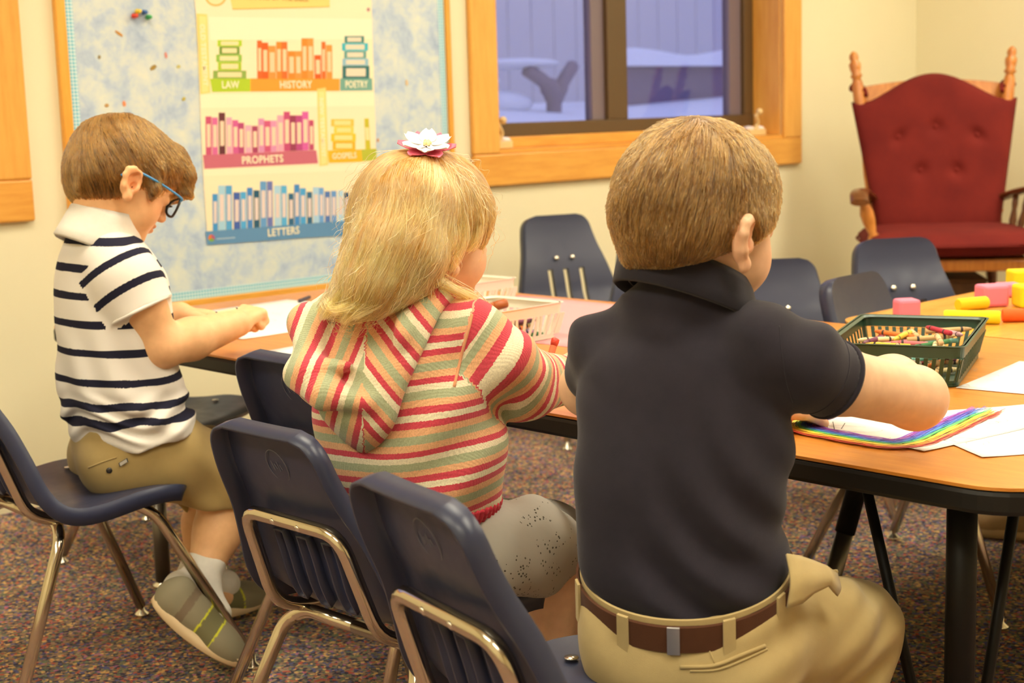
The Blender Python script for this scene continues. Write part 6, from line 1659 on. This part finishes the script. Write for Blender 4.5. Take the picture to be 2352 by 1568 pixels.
    def strip(t0, t1, off, zl, zh, th, nm, m, par, n=30, bulge=.0):
        rows = []
        for t in np.linspace(t0, t1, n):
            rows.append([waist(t, off, zl), waist(t, off + th, zl), waist(t, off + th, (zl + zh) / 2), waist(t, off + th, zh), waist(t, off, zh)])
        mb = MB(); mb.grid(rows, closed_v=True); mb.add(rows[0], [tuple(range(5))]); mb.add(rows[-1], [tuple(range(5))]); return wpart(mb, nm, m, par, smooth=False, angle=40)
    M_B = cloth_mat('brown_elastic_webbing', srgb(84, 50, 30), 1500, .5)
    belt = strip(0, 2 * math.pi, .0075, -.0215, .0075, .0032, 'belt', M_B, root, 90)
    t_ = math.radians(268); strip(t_ - .055, t_ + .055, .0105, -.0225, .0085, .002, 'clip', mat('brushed_clip_steel', (.62, .58, .54), .3, 1.0), belt, 6)
    strip(0, 2 * math.pi, .0035, .0065, .0125, .0025, 'waistband_edge', M_K, tr, 90)
    for a_ in (241, 296, 200, 330): strip(math.radians(a_) - .055, math.radians(a_) + .055, .0108, -.034, .013, .003, 'belt_loop', M_K, tr, 8)
    # welt pocket and seams on the seat
    def on_t(pts): 
        return on(T_, np.array(pts, float))
    pk_ = surf_px(T_, bez([(1562, 1532), (1640, 1528), (1700, 1505), (1758, 1482)], 6), 1.5, 1.95); wpart(MB().tube(pk_, .0026, 6), 'pocket_welt', M_K, tr, smooth=True)
    pk_ = surf_px(T_, bez([(1585, 1541), (1650, 1537), (1715, 1512), (1762, 1490)], 6), 1.5, 1.95); wpart(MB().tube(pk_, .0016, 6), 'pocket_welt', M_K, tr, smooth=True)
    pk_ = surf_px(T_, bez([(1614, 1458), (1628, 1490), (1642, 1524)], 6), 1.5, 1.95); wpart(MB().tube(pk_, .0012, 5), 'seat_seam', M_K, tr, smooth=True)
    pk_ = surf_px(T_, bez([(1800, 1275), (1822, 1330), (1800, 1380), (1850, 1355), (1890, 1318), (1922, 1312)], 6), 1.5, 1.95); wpart(MB().tube(pk_, .0030, 6), 'pocket_edge', M_K, tr, smooth=True)
    rows = []
    for k_, (pa, pb, pc) in enumerate((((1806, 1272, 1.690), (1816, 1335, 1.668), (1808, 1396, 1.668)), ((1836, 1277, 1.700), (1846, 1330, 1.676), (1842, 1385, 1.676)), ((1868, 1288, 1.712), (1876, 1328, 1.690), (1868, 1362, 1.690)), ((1898, 1300, 1.726), (1908, 1326, 1.708), (1902, 1345, 1.706)), ((1922, 1318, 1.742), (1930, 1350, 1.730), (1922, 1368, 1.733)))):
        rows.append(bez([P(*pa), P(*pb), P(*pc)], 4))
    wpart(MB().grid(rows), 'pocket_flap', M_K, tr, smooth=True, solid=.003)
    return root
build_navy()
# ------------------------------------------------------------------ a sneaker under the tables
def build_sneaker():
    heel = onz(2420, 1236, .004); toe = onz(2292, 1226, .004); L = .19; ax_ = nrm(toe - heel); toe = heel + ax_ * L; up = np.array((0, 0, 1.)); sd = np.cross(up, ax_)
    root = empty('sneaker', heel); tag(root, 'beige sneaker standing on the carpet beneath the second table', 'shoe')
    A_ = np.stack([ax_, sd, up]); q = lambda a, s, u_: heel + ax_ * a * L + sd * s + up * u_
    U = Field(); U.el(q(.24, 0, .045), (.05, .033, .04), A_, .02); U.el(q(.52, 0, .036), (.065, .036, .030), A_, .03); U.el(q(.78, 0, .028), (.050, .037, .022), A_, .03); U.el(q(.2, 0, .09), (.03, .024, .04), A_, .006, 's')
    V, Fc = U.surface(.005); up_ = mesh_obj('upper', V, Fc, cloth_mat('beige_suede', srgb(170, 140, 100), 900, .3), root)
    rows = []
    for a in np.linspace(-.04, 1.03, 18):
        t_ = (a + .04) / 1.07; w_ = .038 * (1 - abs(2 * t_ - 1) ** 4) ** .5 + .001; rows.append([q(a, -w_, 0), q(a, -w_ * .96, .02), q(a, w_ * .96, .02), q(a, w_, 0)])
    sl = MB(); sl.grid(rows, closed_v=True); sl.add(rows[0], [(0, 1, 2, 3)]); sl.add(rows[-1], [(0, 1, 2, 3)]); wpart(sl, 'sole', mat('tan_rubber', srgb(190, 160, 116), .7), root, smooth=True)
    for k in range(4): wpart(MB().tube([q(.42 + .09 * k, -.02, .062 - .005 * k), q(.43 + .09 * k, 0, .069 - .006 * k), q(.42 + .09 * k, .02, .062 - .005 * k)], .0025, 6), 'lace', mat('cream_lace', srgb(206, 190, 160), .8), up_, smooth=True)
build_sneaker()
